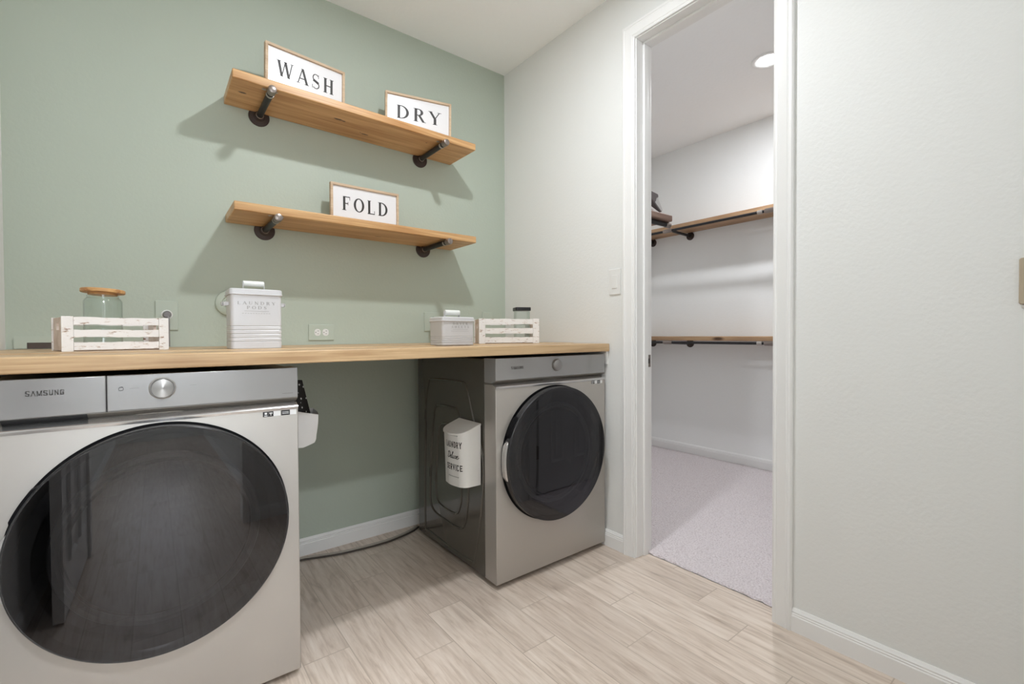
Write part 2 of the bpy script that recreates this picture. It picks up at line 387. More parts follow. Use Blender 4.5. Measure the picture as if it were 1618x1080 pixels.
SERIF = {
 'H': (_st(.17, 0, .17, 1, T_) + _st(.63, 0, .63, 1, T_) + _st(.17, .5, .63, .5, t_) + _sf(.17, 0) + _sf(.17, 1) + _sf(.63, 0) + _sf(.63, 1), .80),
 'A': (_st(.1, 0, .41, 1, t_) + _st(.72, 0, .41, 1, T_) + _st(.2, .34, .62, .34, t_) + _sf(.1, 0, .24) + _sf(.7, 0, .3), .84),
 'W': (_st(.28, 0, .08, 1, T_) + _st(.28, 0, .52, 1, t_) + _st(.74, 0, .52, 1, T_) + _st(.74, 0, .96, 1, t_) + _sf(.08, 1, .26) + _sf(.52, 1, .22) + _sf(.96, 1, .22), 1.06),
 'S': (_arc(.31, .745, .24, .255, 40, 250, .07, .05) + _arc(.30, .255, .26, .255, -140, 70, .07, .05) + _pl([(.16, .56), (.30, .50), (.46, .42)], T_) + _st(.49, .74, .49, .98, .035) + _st(.06, .02, .06, .26, .035), .62),
 'D': (_st(.17, 0, .17, 1, T_) + _arc(.30, .5, .48, .5, -90, 90) + _st(.1, .975, .3, .975, t_) + _st(.1, .025, .3, .025, t_) + _sf(.1, 0, .16) + _sf(.1, 1, .16), .84),
 'R': (_st(.17, 0, .17, 1, T_) + _arc(.36, .74, .27, .26, -90, 90) + _st(.1, .975, .36, .975, t_) + _st(.17, .505, .36, .505, t_) + _st(.66, 0, .38, .5, T_) + _sf(.17, 0) + _sf(.7, 0, .2) + _sf(.1, 1, .16), .78),
 'P': (_st(.17, 0, .17, 1, T_) + _arc(.36, .72, .28, .28, -90, 90) + _st(.1, .975, .36, .975, t_) + _st(.17, .465, .36, .465, t_) + _sf(.17, 0) + _sf(.1, 1, .16), .68),
 'Y': (_st(.40, .45, .1, 1, T_) + _st(.40, .45, .68, 1, t_) + _st(.4, 0, .4, .46, T_) + _sf(.4, 0) + _sf(.1, 1, .26) + _sf(.68, 1, .24), .78),
 'F': (_st(.17, 0, .17, 1, T_) + _st(.1, .975, .6, .975, t_) + _st(.17, .5, .46, .5, t_) + _st(.585, .76, .585, 1, .035) + _st(.45, .38, .45, .62, .035) + _sf(.17, 0, .3), .66),
 'E': (_st(.17, 0, .17, 1, T_) + _st(.1, .975, .58, .975, t_) + _st(.17, .5, .46, .5, t_) + _st(.1, .025, .6, .025, t_) + _st(.57, .78, .57, 1, .035) + _st(.59, 0, .59, .24, .035), .68),
 'L': (_st(.17, 0, .17, 1, T_) + _sf(.17, 1) + _st(.05, .025, .6, .025, t_) + _st(.585, 0, .585, .26, .035), .66),
 'O': (_arc(.42, .5, .40, .51, 0, 360, T_, t_, 40), .84),
 'U': (_st(.17, .3, .17, 1, T_) + _arc(.385, .32, .275, .33, 180, 360, .1) + _st(.64, .3, .64, 1, t_) + _sf(.17, 1) + _sf(.64, 1, .22), .80),
 'N': (_st(.15, 0, .15, 1, t_) + _st(.67, 0, .15, 1, T_) + _st(.67, 0, .67, 1, t_) + _sf(.15, 0, .22) + _sf(.12, 1, .2) + _sf(.67, 1, .22), .82),
 'T': (_st(.36, 0, .36, 1, T_) + _st(.06, .975, .66, .975, t_) + _sf(.36, 0) + _st(.06, .78, .06, 1, .035) + _st(.66, .78, .66, 1, .035), .72),
}
def sans(w):
    h = w / 2
    return {
     'S': (_pl([(.6, .82), (.5, 1 - h), (.14, 1 - h), (h, .84), (h, .66), (.16, .54), (.5, .46), (.62 - h, .34), (.62 - h, .16), (.5, h), (.14, h), (.04, .2)], w), .68),
     'A': (_pl([(.04, 0), (.32, 1 - h), (.60, 0)], w), .66), 'a': (_pl([(.06, 0), (.32, 1 - h), (.58, 0)], w) + _st(.14, .28, .5, .28, w), .64),
     'M': (_pl([(h, 0), (h, 1 - h), (.38, .1), (.76 - h, 1 - h), (.76 - h, 0)], w), .80),
     'U': (_pl([(h, 1), (h, .16), (.16, h), (.44, h), (.6 - h, .16), (.6 - h, 1)], w), .64),
     'N': (_pl([(h, 0), (h, 1 - h), (.6 - h, h), (.6 - h, 1)], w), .66),
     'G': (_pl([(.6, .8), (.5, 1 - h), (.14, 1 - h), (h, .84), (h, .16), (.14, h), (.5, h), (.6 - h, .16), (.6 - h, .48), (.34, .48)], w), .68),
     'L': (_pl([(h, 1), (h, h), (.46, h)], w), .5), 'D': (_pl([(h, 0), (h, 1), ], w) + _pl([(h, 1 - h), (.36, 1 - h), (.52, .8), (.52, .2), (.36, h), (h, h)], w), .62),
     'R': (_pl([(h, 0), (h, 1)], w) + _pl([(h, 1 - h), (.42, 1 - h), (.52, .86), (.52, .62), (.42, .5), (h, .5)], w) + _pl([(.28, .5), (.54, 0)], w), .62),
     'Y': (_pl([(.04, 1), (.3, .5), (.56, 1)], w) + _pl([(.3, .5), (.3, 0)], w), .62),
     'E': (_pl([(h, 0), (h, 1)], w) + _pl([(h, 1 - h), (.46, 1 - h)], w) + _pl([(h, .5), (.4, .5)], w) + _pl([(h, h), (.46, h)], w), .52),
     'V': (_pl([(.04, 1), (.3, h), (.56, 1)], w), .62), 'I': (_pl([(h, 0), (h, 1)], w), .22),
     'C': (_pl([(.54, .8), (.42, 1 - h), (.14, 1 - h), (h, .84), (h, .16), (.14, h), (.42, h), (.54, .2)], w), .6),
    }
def _bez(p0, p1, p2, p3, n=8):
    return [tuple((1 - t) ** 3 * a + 3 * (1 - t) ** 2 * t * b + 3 * (1 - t) * t * t * c + t ** 3 * d for a, b, c, d in zip(p0, p1, p2, p3)) for t in [k / n for k in range(n + 1)]]
SCRIPT = [  # 'Deluxe' in a slanted brush script, unit = x-height .45, cap 1
    (_bez((.25, .95), (.2, .5), (.15, .2), (.05, .08)) + _bez((.05, .08), (.25, -.08), (.62, .1), (.62, .55)) + _bez((.62, .55), (.62, .95), (.3, 1.08), (.02, .78)), .1),
    (_bez((.60, .16), (.95, .25), (.98, .48), (.86, .48)) + _bez((.86, .48), (.7, .45), (.66, .0), (.88, .02)) + _bez((.88, .02), (1.0, .05), (1.15, .5), (1.24, .9)), .08),
    (_bez((1.24, .9), (1.26, 1.06), (1.14, 1.0), (1.12, .8)) + _bez((1.12, .8), (1.08, .4), (1.06, .05), (1.16, .02)) + _bez((1.16, .02), (1.3, .05), (1.36, .3), (1.38, .45)), .09),
    (_bez((1.38, .45), (1.34, .2), (1.34, .02), (1.44, .02)) + _bez((1.44, .02), (1.58, .05), (1.64, .3), (1.67, .45)) + _bez((1.67, .45), (1.62, .2), (1.62, .02), (1.74, .04)), .08),
    (_bez((1.80, .44), (1.92, .44), (1.9, .02), (2.06, .04)), .08), (_bez((2.08, .46), (1.98, .3), (1.92, .14), (1.80, .02)), .07),
    (_bez((2.12, .2), (2.36, .25), (2.38, .48), (2.26, .48)) + _bez((2.26, .48), (2.08, .45), (2.06, .0), (2.28, .02)) + _bez((2.28, .02), (2.4, .04), (2.5, .14), (2.56, .24)), .08)]
def letters(text, glyphs, cap, M, name, material, parent, track=.12, width=None, depth=.0006, align=.5):
    """text in the local xy plane of M, centred; cap = letter height"""
    adv = 0; items = []
    for ch in text:
        if ch == ' ': adv += .45; continue
        polys, a = glyphs[ch]; items.append((polys, adv)); adv += a + track
    adv -= track
    sx = cap if width is None else width / adv
    mb = MB()
    for polys, x0 in items:
        for p in polys:
            q = [((x + x0 - adv * align) * sx, (y - .5) * cap) for x, y in p]
            mb.prism(q, 'z', 0, depth, M)
    return mb.build(name, material, parent, smooth=False)
def rule(M, x0, x1, y, h, mb): return mb.prism([(x0, y - h / 2), (x1, y - h / 2), (x1, y + h / 2), (x0, y + h / 2)], 'z', 0, .0005, M)

# ================================================================== SETTING
XW = -2.252; YF = -2.435; YC = .30; XC = 1.98; WT = .115
O0, O1, OH = -1.045, -1.662, 2.486       # closet opening: jamb faces and head
# floor
struct(MB().box((XW - .1, -6.4, -.05), (.085, 0, 0)).build('floor', m_tile))
# carpet with real pile relief
bm = bmesh.new(); nx, ny = 300, 300
x0, x1, y0, y1 = .085, XC, -3.2, YC
import mathutils
grid = [[None] * (ny + 1) for _ in range(nx + 1)]
for i in range(nx + 1):
    for j in range(ny + 1):
        x = x0 + (x1 - x0) * i / nx; y = y0 + (y1 - y0) * (j / ny)
        z = .008 + random.uniform(-.0014, .0014) + .002 * math.sin(9 * x + 3 * y) * math.sin(7 * y)
        xx = x + (random.uniform(-.004, .004) if 0 < i < nx else (random.uniform(-.004, .003) if i == 0 else 0)); yy = y + (random.uniform(-.004, .004) if 0 < j < ny else 0)
        if i == 0: z = random.uniform(.001, .004)
        grid[i][j] = bm.verts.new((xx, yy, z))
for i in range(nx):
    for j in range(ny): bm.faces.new((grid[i][j], grid[i + 1][j], grid[i + 1][j + 1], grid[i][j + 1]))
mbc = MB(); mbc.bm.free(); mbc.bm = bm
struct(mbc.build('floor_carpet', m_carpet, smooth=False), 'grey carpet of the closet')
struct(MB().box((.085, -3.2, -.05), (XC, YC, -.001)).build('floor_slab', m_white))
struct(MB().box((XW - .1, -6.5, CEIL), (XC + .1, YC + .1, CEIL + .05)).build('ceiling', m_ceil))
struct(MB().box((XW, 0, 0), (0, .1, CEIL)).build('wall_back', m_green))
struct(MB().box((XW - .1, YF - .115, 0), (XW, .1, CEIL)).build('wall_left', m_white))
w = MB(); w.box((0, O0 + .018, 0), (WT, YC, CEIL)); w.box((0, -3.2, 0), (WT, O1 - .018, CEIL)); w.box((0, O1 - .018, OH + .018), (WT, O0 + .018, CEIL))
struct(w.build('wall_right', m_white, smooth=False))
DO0, DO1, DOH = -2.115, -1.40, 2.44      # laundry entrance, in which the photographer stands
w = MB(); w.box((XW, YF - .115, 0), (DO0 - .018, YF, CEIL)); w.box((DO1 + .018, YF - .115, 0), (0, YF, CEIL)); w.box((DO0 - .018, YF - .115, DOH + .018), (DO1 + .018, YF, CEIL))
struct(w.build('wall_front', m_white, smooth=False))
struct(MB().box((XC, -3.2, 0), (XC + .1, YC + .1, CEIL)).build('wall_closet_far', m_closet))
struct(MB().box((WT, YC, 0), (XC, YC + .1, CEIL)).build('wall_closet_left', m_closet))
struct(MB().box((WT, -3.3, 0), (XC + .1, -3.2, CEIL)).build('wall_closet_right', m_closet))
struct(MB().box((XW - .1, -6.4, 0), (XW, YF - .115, CEIL)).build('wall_hall_left', m_white))
w = MB(); w.box((-1.27, -6.4, 0), (-1.17, YF - .115, CEIL)); struct(w.build('wall_hall_right', m_white))
w = MB(); w.box((XW, -6.5, 0), (-1.17, -6.4, .7)); w.box((XW, -6.5, 2.3), (-1.17, -6.4, CEIL)); w.box((XW, -6.5, .7), (-2.15, -6.4, 2.3)); w.box((-1.4, -6.5, .7), (-1.17, -6.4, 2.3))
struct(w.build('wall_hall_end', m_white, smooth=False))  # opening left for the added window
added_win = struct(MB().box((-2.15, -6.49, .7), (-1.4, -6.47, 2.3)).build('added_window_1', m_addedpane))  # unseen glowing window, added at the hall end to go with the fill light
w = MB(); 
for a, b in (((-2.15, .7), (-2.1, 2.3)), ((-1.45, .7), (-1.4, 2.3)), ((-2.15, .7), (-1.4, .75)), ((-2.15, 2.25), (-1.4, 2.3)), ((-2.15, 1.48), (-1.4, 1.52))):
    w.box((a[0], -6.465, a[1]), (b[0], -6.43, b[1]))
w.build('added_window_frame', m_trim, added_win)  # frame of the added window

# trim: casing profile (u across width from the opening outwards, v out from the wall)
CAS = [(0, 0), (0, .009), (.006, .0115), (.012, .010), (.016, .0125), (.030, .0145), (.040, .0165), (.0475, .0185), (.052, .016), (.056, .0185), (.063, .018), (.068, .013), (.068, 0)]
def casing(mb, y0, y1, zh, xwall, sgn):
    """y0 > y1 inner edges, mitred three sided casing; sgn=-1: faces -x"""
    n = len(CAS)
    def ring(k):
        out = []
        for u, v in CAS:
            x = xwall + sgn * v
            out.append({0: (x, y0 + u, 0), 1: (x, y0 + u, zh + u), 2: (x, y1 - u, zh + u), 3: (x, y1 - u, 0)}[k])
        return out
    vs = sum([ring(k) for k in range(4)], [])
    fs = [(k * n + i, k * n + (i + 1) % n, (k + 1) * n + (i + 1) % n, (k + 1) * n + i) for k in range(3) for i in range(n)]
    fs += [tuple(range(n)), tuple(range(3 * n, 4 * n))]
    mb.add(vs, fs)
mb = MB(); casing(mb, O0 + .005, O1 - .005, OH + .005, 0, -1); struct(mb.build('trim_1', m_trim, angle=20), 'white casing around the closet doorway')
mb = MB(); casing(mb, O0 + .005, O1 - .005, OH + .005, WT, 1); struct(mb.build('trim_2', m_trim, angle=20))
jb = MB()   # jamb lining with door stop
jb.box((0, O0, 0), (WT, O0 + .018, OH + .018)); jb.box((0, O1 - .018, 0), (WT, O1, OH + .018)); jb.box((0, O1, OH), (WT, O0, OH + .018))
jb.box((.048, O0 - .011, 0), (.078, O0, OH)); jb.box((.048, O1, 0), (.078, O1 + .011, OH)); jb.box((.048, O1 + .011, OH - .011), (.078, O0 - .011, OH))
struct(jb.build('trim_3', m_trim, smooth=False, bevel=.002), 'door lining and stop of the closet doorway')
# entrance casing (front wall), laundry side
mb = MB(); M_ = Matrix.Rotation(PI / 2, 4, 'Z')
tmp = MB(); n = len(CAS); rows = []
for k in range(4):
    for u, v in CAS:
        v = v * .55
        rows.append({0: (DO0 + .005 - u, YF + v, 0), 1: (DO0 + .005 - u, YF + v, DOH + u), 2: (DO1 - .005 + u, YF + v, DOH + u), 3: (DO1 - .005 + u, YF + v, 0)}[k])
tmp.add(rows, [(k * n + i, k * n + (i + 1) % n, (k + 1) * n + (i + 1) % n, (k + 1) * n + i) for k in range(3) for i in range(n)])
struct(tmp.build('trim_4', m_trim, angle=20))
jb = MB(); jb.box((DO0 - .018, YF - .115, 0), (DO0, YF, DOH + .018)); jb.box((DO1, YF - .115, 0), (DO1 + .018, YF, DOH + .018)); jb.box((DO0, YF - .115, DOH), (DO1, YF, DOH + .018))
struct(jb.build('trim_5', m_trim, smooth=False))
# baseboards
BB = [(0, 0), (.014, 0), (.014, .056), (.0115, .060), (.0125, .064), (.010, .067), (.0105, .072), (.007, .077), (.004, .083), (0, .083)]
def baseboard(name, a, b, axis, wall, sgn):
    poly = [(wall + sgn * u, v) for u, v in BB]
    o = MB().prism(poly, axis, a, b).build(name, m_trim, angle=20); return struct(o)
baseboard('baseboard_back', XW, -.014, 'x', 0, -1)
baseboard('baseboard_right', O0 + .073, 0, 'y', 0, -1)
baseboard('baseboard_right_front', YF, O1 - .073, 'y', 0, -1)
baseboard('baseboard_left', YF, -.014, 'y', XW, 1)
baseboard('baseboard_front', DO1 + .065, -.014, 'x', YF, 1)
baseboard('baseboard_closet_far', -3.2, YC, 'y', XC, -1).location.z = .008
baseboard('baseboard_hall_right', -6.4, YF - .115, 'y', -1.27, -1)
baseboard('baseboard_hall_left', -6.4, YF - .115, 'y', XW, 1)

# panelled doors (six panels)
def panel_door(name, width, height, loc, rz, knob_side=1):
    d = MB(); d.box((0, -.0175, .0), (width, .0175, height)); o = d.build(name, m_trim, smooth=False, bevel=.002)
    o.location = loc; o.rotation_euler = (0, 0, rz); struct(o)
    st = .11; cw = (width - 3 * st) / 2
    p = MB()
    for cx in (st, 2 * st + cw):
        for z0, z1 in ((.2, .82), (.98, 1.72), (1.84, 2.2)):
            for s in (-1, 1):
                y = s * .0175; e = .014
                # sunk bevelled ring + raised field
                a, b_ = (cx, z0), (cx + cw, z1)
                for k, (in0, out0, in1, out1) in enumerate(((0, .001, .006, .010), (.006, .010, .026, .0012))):
                    A = [(a[0] + in0, y + s * out0, a[1] + in0), (b_[0] - in0, y + s * out0, a[1] + in0), (b_[0] - in0, y + s * out0, b_[1] - in0), (a[0] + in0, y + s * out0, b_[1] - in0)]
                    B = [(a[0] + in1, y + s * out1, a[1] + in1), (b_[0] - in1, y + s * out1, a[1] + in1), (b_[0] - in1, y + s * out1, b_[1] - in1), (a[0] + in1, y + s * out1, b_[1] - in1)]
                    p.add(A + B, [(i, (i + 1) % 4, 4 + (i + 1) % 4, 4 + i) for i in range(4)])
                q = .045
                p.box((cx + q, min(y, y + s * .006), z0 + q), (cx + cw - q, max(y, y + s * .006), z1 - q))
    p.build('door_panels', m_trim, o, smooth=False)
    k = MB()
    for s in (-1, 1):
        k.lathe([(.0, .0), (.03, 0), (.03, .006), (.011, .012), (.011, .035), (.026, .045), (.029, .058), (.02, .068), (0, .07)], at(width - .07, s * .0175, .93, Matrix.Rotation(-s * PI / 2, 4, 'X')), 32)
    k.build('door_knob', m_steel, o)
    return o
d1 = panel_door('door_1', .60, 2.46, (WT + .034, O1 - .024, .014), math.radians(1))
for z in (.25, 1.2, 2.2):
    MB().box((-.032, -.012, z), (.002, .016, z + .09)).build('hinge', m_steel, d1, smooth=False, bevel=.002)
d2 = panel_door('door_2', .69, 2.42, (DO0 - .025, YF + .02, .012), math.radians(90))
st_ = MB(); st_.box((.079, O0 - .0015, .92), (.108, O0 + .001, .98)); 
sp = tag(st_.build('strike_plate', m_steel, smooth=False), 'small steel strike plate let into the closet doorway left jamb', 'strike plate')
MB().box((.087, O0 - .0022, .938), (.099, O0 - .0014, .962)).build('latch_hole', m_dark, sp, smooth=False)

# recessed ceiling lights
def downlight(x, y, label):
    t = thing('ceiling_light', label, 'ceiling light', (x, y, CEIL), group='recessed ceiling lights')
    MB().lathe([(.095, 0), (.095, -.004), (.088, -.007), (.062, -.004), (.056, -.001), (.056, 0)], None, 64).build('trim_ring', m_trim, t)
    MB().lathe([(.055, -.001), (.054, -.006), (.045, -.011), (.025, -.014), (0, -.015)], None, 48).build('lens', m_lens, t)
    return t
downlight(*CLOSET_LIGHT, 'round recessed ceiling light in the closet ceiling')
downlight(*LAUNDRY_LIGHT, 'assumed round recessed ceiling light of the laundry room, above the worktop edge')
downlight(*HALL_LIGHT, 'assumed round recessed ceiling light in the hall behind the camera')

# ================================================================== WORKTOP
wt = thing('worktop', 'long light oak plank worktop spanning above both machines', 'worktop', (XW, -.44, 1.0))
def wtp(mb, name, m, **k):
    o = mb.build(name, m, None, **k); o.parent = wt; o.matrix_parent_inverse = Matrix.Translation((-XW, .44, -1.0)); return o
wtp(MB().box((XW + .002, -.88, .9955), (-.003, -.632, 1.0355)), 'front_plank', m_top, bevel=.003)
wtp(MB().box((XW + .002, -.631, .9955), (-.003, -.003, 1.0375)), 'back_plank', m_top, bevel=.002)
cl = MB(); cl.box((-.012, -.868, .972), (0, -.03, .9955)); cl.prism([(-.868, .972), (-.84, .972), (-.85, .935), (-.868, .93)], 'x', -.010, 0)
wtp(cl, 'support_cleat', m_trim, smooth=False)
WZ = 1.0375   # top surface of the rear plank
WZF = 1.0355

# ================================================================== MACHINES
def machine(name, x0, label, washer):
    """x0 = left side; origin at the floor, front face y=-.86"""
    Wd = .686; t = thing(name, label, 'washing machine' if washer else 'dryer', (x0, -.86, 0))
    F = 0.0      # local front plane y=0, machine extends to +y
    B = .725
    # cabinet
    cb = MB(); cb.box((.002, .087, .02), (Wd - .002, B, .978)); cab = cb.build('cabinet', m_side, t, bevel=.006, seg=3)
    # embossed rings on both sides
    rings = [[(.635, .64), (.602, .826), (.55, .857), (.287, .863), (.232, .84), (.175, .703), (.105, .558), (.102, .395), (.166, .095), (.226, .051), (.60, .056), (.648, .10)],
             [(.585, .35), (.545, .66), (.50, .728), (.353, .734), (.304, .718), (.26, .62), (.225, .50), (.222, .35), (.245, .226), (.29, .173), (.43, .168), (.575, .195)],
             [(.525, .345), (.50, .58), (.46, .64), (.37, .645), (.33, .61), (.295, .50), (.283, .345), (.292, .277), (.338, .229), (.486, .232), (.522, .28)]]
    rg = MB()
    for sx in (0.0, Wd):
        for R in rings:
            pts = []
            n = len(R)
            for i in range(n):   # Catmull-Rom closed loop
                p0, p1, p2, p3 = R[i - 1], R[i], R[(i + 1) % n], R[(i + 2) % n]
                for k in range(6):
                    u = k / 6
                    f = lambda a, b, c, d: .5 * ((2 * b) + (-a + c) * u + (2 * a - 5 * b + 4 * c - d) * u * u + (-a + 3 * b - 3 * c + d) * u ** 3)
                    pts.append(((.0015 if sx == 0 else Wd - .0015), f(p0[0], p1[0], p2[0], p3[0]), f(p0[1], p1[1], p2[1], p3[1])))
            pts.append(pts[0]); pts.append(pts[1])
            rg.tube(pts, .0055, 10, cap=False)
    rg.split_build('embossed_rib', m_side, cab)
    # lower front panel with its lip and side returns
    zl = .862
    fp = MB(); poly = [(F, .022), (F, zl - .004), (F + .0015, zl), (F + .024, zl + .008), (F + .086, zl + .008), (F + .086, .022)]
    fp.prism(poly, 'x', 0, Wd); fp.build('front_panel', m_silver, t, bevel=.003, seg=3)
    lp = MB(); lp.prism([(F - .001, zl - .010), (F - .0025, zl - .003), (F + .001, zl + .0018), (F + .023, zl + .0100), (F + .023, zl + .004), (F + .002, zl - .010)], 'x', .0005, Wd - .0005)
    lp.build('front_lip', m_lip, t)
    # control panel: slab with slanted underside
    zp = .889
    def slab(a, b): return MB().prism([(F, .982), (F, zp), (F + .026, zp - .014), (F + .086, zp - .014), (F + .086, .982)], 'x', a, b)
    split = .229 if washer else None
    ck = slab(split + .001 if washer else 0, Wd).build('control_panel', m_panel, t, bevel=.0025, seg=3)
    sl = MB(); sl.prism([(F - .0003, .9815), (F - .0003, zp + .0005), (F + .0260, zp - .0135), (F + .086, zp - .0135)], 'x', 0, .001) if False else None
    rc = MB(); rc.box((.004, F + .03, zl), (Wd - .004, F + .086, zp)); rc.build('recess', m_recess, t, smooth=False)
    us = MB(); us.prism([(F + .0015, zp - .0012), (F + .0262, zp - .0148), (F + .0262, zp - .0156), (F + .0015, zp - .0022)], 'x', .001, Wd - .001); us.build('grip_underside', m_recess, t, smooth=False)
    # finger notch in the lip under the knob
    nt = MB(); nt.prism([(.285, 0), (.30, -.006), (.375, -.006), (.39, 0)], 'y', F + .0235, F + .029, at(0, 0, zl + .012)); nt.build('grip_notch', m_recess, t, smooth=False)
    if washer:
        dr = slab(0, split - .0005).build('detergent_drawer', m_panel, t, bevel=.0025, seg=3)
        dk = MB(); dk.prism([(F + .0012, zp - .0014), (F + .024, zp - .0145), (F + .024, zp - .0168), (F + .0012, zp - .0036)], 'x', .042, .192)
        dk.build('handle_slot', m_dark, dr, smooth=False)
        dk2 = MB().box((.042, F + .0225, zl + .0085), (.192, F + .0295, zp - .0105)); dk2.build('handle_recess', m_dark, dr, smooth=False)
    # knob
    kx = .344 if washer else .35; kz = .942; kr = .0262
    kn = MB(); kn.lathe([(0, .013), (kr - .004, .013), (kr - .0018, .0122), (kr - .0005, .009), (kr, 0), (0, 0)], at(kx, F, kz, RX90), 64)
    kb = kn.build('knob', m_knob, t, angle=25)
    MB().lathe([(kr + .0035, .0), (kr + .0035, .0014), (kr + .0012, .0018), (kr + .0012, 0)], at(kx, F, kz, RX90), 64).build('knob_ring', m_recess, kb)
    # logo and small marks
    fs = sans(.17)
    letters('SAMSUNG', fs, .0125, at((.118 if washer else .117), F - .0002, .947 if washer else .939, FACE_F), 'logo', m_logo, t, track=.14, width=.068)
    mk = MB()
    if washer:
        mk.lathe([(.0052, .0005), (.0052, 0), (.0042, 0), (.0042, .0005)], at(.258, F, kz + .004, RX90), 24)
    for a, b in (((.275, .295), (.405, .42)) if washer else ((.40, .401), (.46, .461))): mk.box((a, F - .0004, kz + .0035), (b, F, kz + .0042))
    mk.box((Wd - .045, F - .0004, .902), (Wd - .015, F, .9035))
    mk.split_build('printed_mark', m_logo, ck, smooth=False)
    # stickers under the lip
    sz = .843 if washer else .8435; sxx = .586 if washer else .585
    wds = [('b', .0, .016), ('b', .0165, .031), ('w', .0315, .052), ('b', .0545, .081), ('w', .0815, .101)]
    k = .93 if washer else .80; hh = .0155 if washer else .0145
    sb, sw, ic = MB(), MB(), MB()
    for c, a, b in wds:
        (sb if c == 'b' else sw).box((sxx + a * k, F - .0005, sz - hh / 2), (sxx + b * k, F, sz + hh / 2))
    for a, b, z0, z1 in ((.005, .012, -.001, .005), (.004, .013, -.006, -.0035), (.019, .028, .001, .004), (.0225, .0245, -.005, .001), (.0575, .0775, .0015, .003), (.0575, .0775, -.003, -.0015)):
        ic.box((sxx + a * k, F - .0009, sz + z0), (sxx + b * k, F - .0005, sz + z1))
    s1 = sb.split_build('sticker', m_stickerb, t, smooth=False); sw.split_build('sticker', m_stickerw, t, smooth=False); ic.split_build('printed_mark', m_stickerw, s1, smooth=False)
    # feet
    for fx in (.05, Wd - .05):
        for fy in (.07, .65):
            MB().lathe([(0, .0), (.022, 0), (.022, .01), (.012, .014), (.012, .021), (0, .021)], at(fx, fy, 0), 20).build('foot', m_rim, t)
    # drum door
    dx, dz, R = (.344 if washer else .335), .5405, .3035
    D = RX90
    dt = MB()   # black door ring (edge + bezel)
    dt.lathe([(R - .022, .030), (R - .010, .0405), (R - .003, .0415), (R, .038), (R, .012), (R - .006, .006), (R - .012, .001), (R - .05, .001), (R - .05, .030)], at(dx, F, dz, D), 128, close=True)
    door = dt.build('door', m_rim, t)
    gl = MB(); prof = [(R - .0035 - (R - .0035) * (1 - math.cos(a)) if False else (R - .0035) * math.sin(a), .0420 + .010 * (math.cos(a) - 0)) for a in [PI / 2 * k / 14 for k in range(15)]]
    gl.lathe([(r, .0412 + .0025 * (1 - (r / R) ** 2)) for r in [(R - .0035) * k / 16 for k in range(17)]], at(dx, F, dz, D), 128)
    gl.build('door_glass', m_smoke, door, angle=60)
    # flat black ring, shade of the gap around the door put in as colour
    gp = MB(); gp.lathe([(R + .0055, .0), (R + .005, .0012), (R - .049, .0012), (R - .049, .0)], at(dx, F, dz, D), 128); gp.build('door_gap_shade', m_black, t)
    # grip on the side of the door away from the hinge
    hd = MB(); n = 26
    for a0, a1, hm_, nm_ in ((162, 196, m_lip, 'door_handle'), (141, 161, m_black, 'handle_notch')):
        hd = MB(); rr0, rr1, h0, h1 = (R - .002, R + .009, .004, .030) if nm_ == 'door_handle' else (R - .002, R + .0065, .003, .033)
        V = []
        a0, a1 = math.radians(a0), math.radians(a1)
        for i in range(n + 1):
            a = a0 + (a1 - a0) * i / n; e = min(1, min(i, n - i) / 4)
            for rr, hh_ in ((rr0, h0), (rr0 + (rr1 - rr0) * e, h0 + .004), (rr0 + (rr1 - rr0) * e, h1 - .004), (rr0, h1)):
                V.append((rr * math.cos(a), rr * math.sin(a), hh_))
        Fc = [(4 * i + k, 4 * i + (k + 1) % 4, 4 * (i + 1) + (k + 1) % 4, 4 * (i + 1) + k) for i in range(n) for k in range(4)] + [(0, 1, 2, 3), tuple(4 * n + k for k in range(4))]
        hd.add(V, Fc, at(dx, F, dz, D)); hd.build(nm_, hm_, door)
    # drum behind the smoked glass
    RD = .215
    dm = MB(); dm.lathe([(RD + .016, .003), (RD + .012, .012), (RD, .014), (RD - .008, .006), (RD - .008, .002)], at(dx, F, dz, D), 96)
    dm.build('door_inner_ring', m_innerring, door)
    MB().lathe([(R - .045, .0012), (0, .0012)], at(dx, F, dz, D), 96).build('drum_shade_disc', m_black, door)  # flat disc, the dark of the drum cavity painted in black
    bw = MB(); bw.lathe([(RD - .014, .004), (RD - .02, .016), (RD - .06, .028), (RD - .12, .034), (0, .036)], at(dx, F, dz, D), 96)
    bw.build('inner_bowl', m_bowl, door)
    return t, dx, dz
washer, wdx, wdz = machine('washing_machine', -2.160, 'large silver front-loading washing machine at the left with a detergent drawer', True)
dryer, ddx, ddz = machine('dryer', -.702, 'silver front-loading dryer in the right corner with a dark grey side', False)

# hose / cable lying along the back baseboard
def smooth_path(P, k=8):
    out = []
    for i in range(len(P) - 1):
        p0, p1, p2, p3 = P[max(i - 1, 0)], P[i], P[i + 1], P[min(i + 2, len(P) - 1)]
        for j in range(k):
            u = j / k
            out.append(tuple(.5 * ((2 * b) + (-a + c) * u + (2 * a - 5 * b + 4 * c - d) * u * u + (-a + 3 * b - 3 * c + d) * u ** 3) for a, b, c, d in zip(p0, p1, p2, p3)))
    out.append(P[-1]); return out
tag(MB().tube(smooth_path([(-1.44, -.04, .007), (-1.28, -.052, .007), (-1.107, -.104, .007), (-.918, -.120, .007), (-.80, -.105, .007), (-.725, -.08, .007), (-.67, -.05, .007)]), .0062, 10).build('cable', m_cable),
    'pale grey cable curving along the floor between the two machines', 'cable')
tag(MB().tube(smooth_path([(-1.44, -.054, .006), (-1.28, -.067, .006), (-1.107, -.120, .006), (-.918, -.138, .006), (-.80, -.123, .006), (-.715, -.095, .006), (-.66, -.06, .006)]), .0045, 10).build('cable', m_cabled),
    'thin dark cable on the floor just in front of the pale grey cable', 'cable')

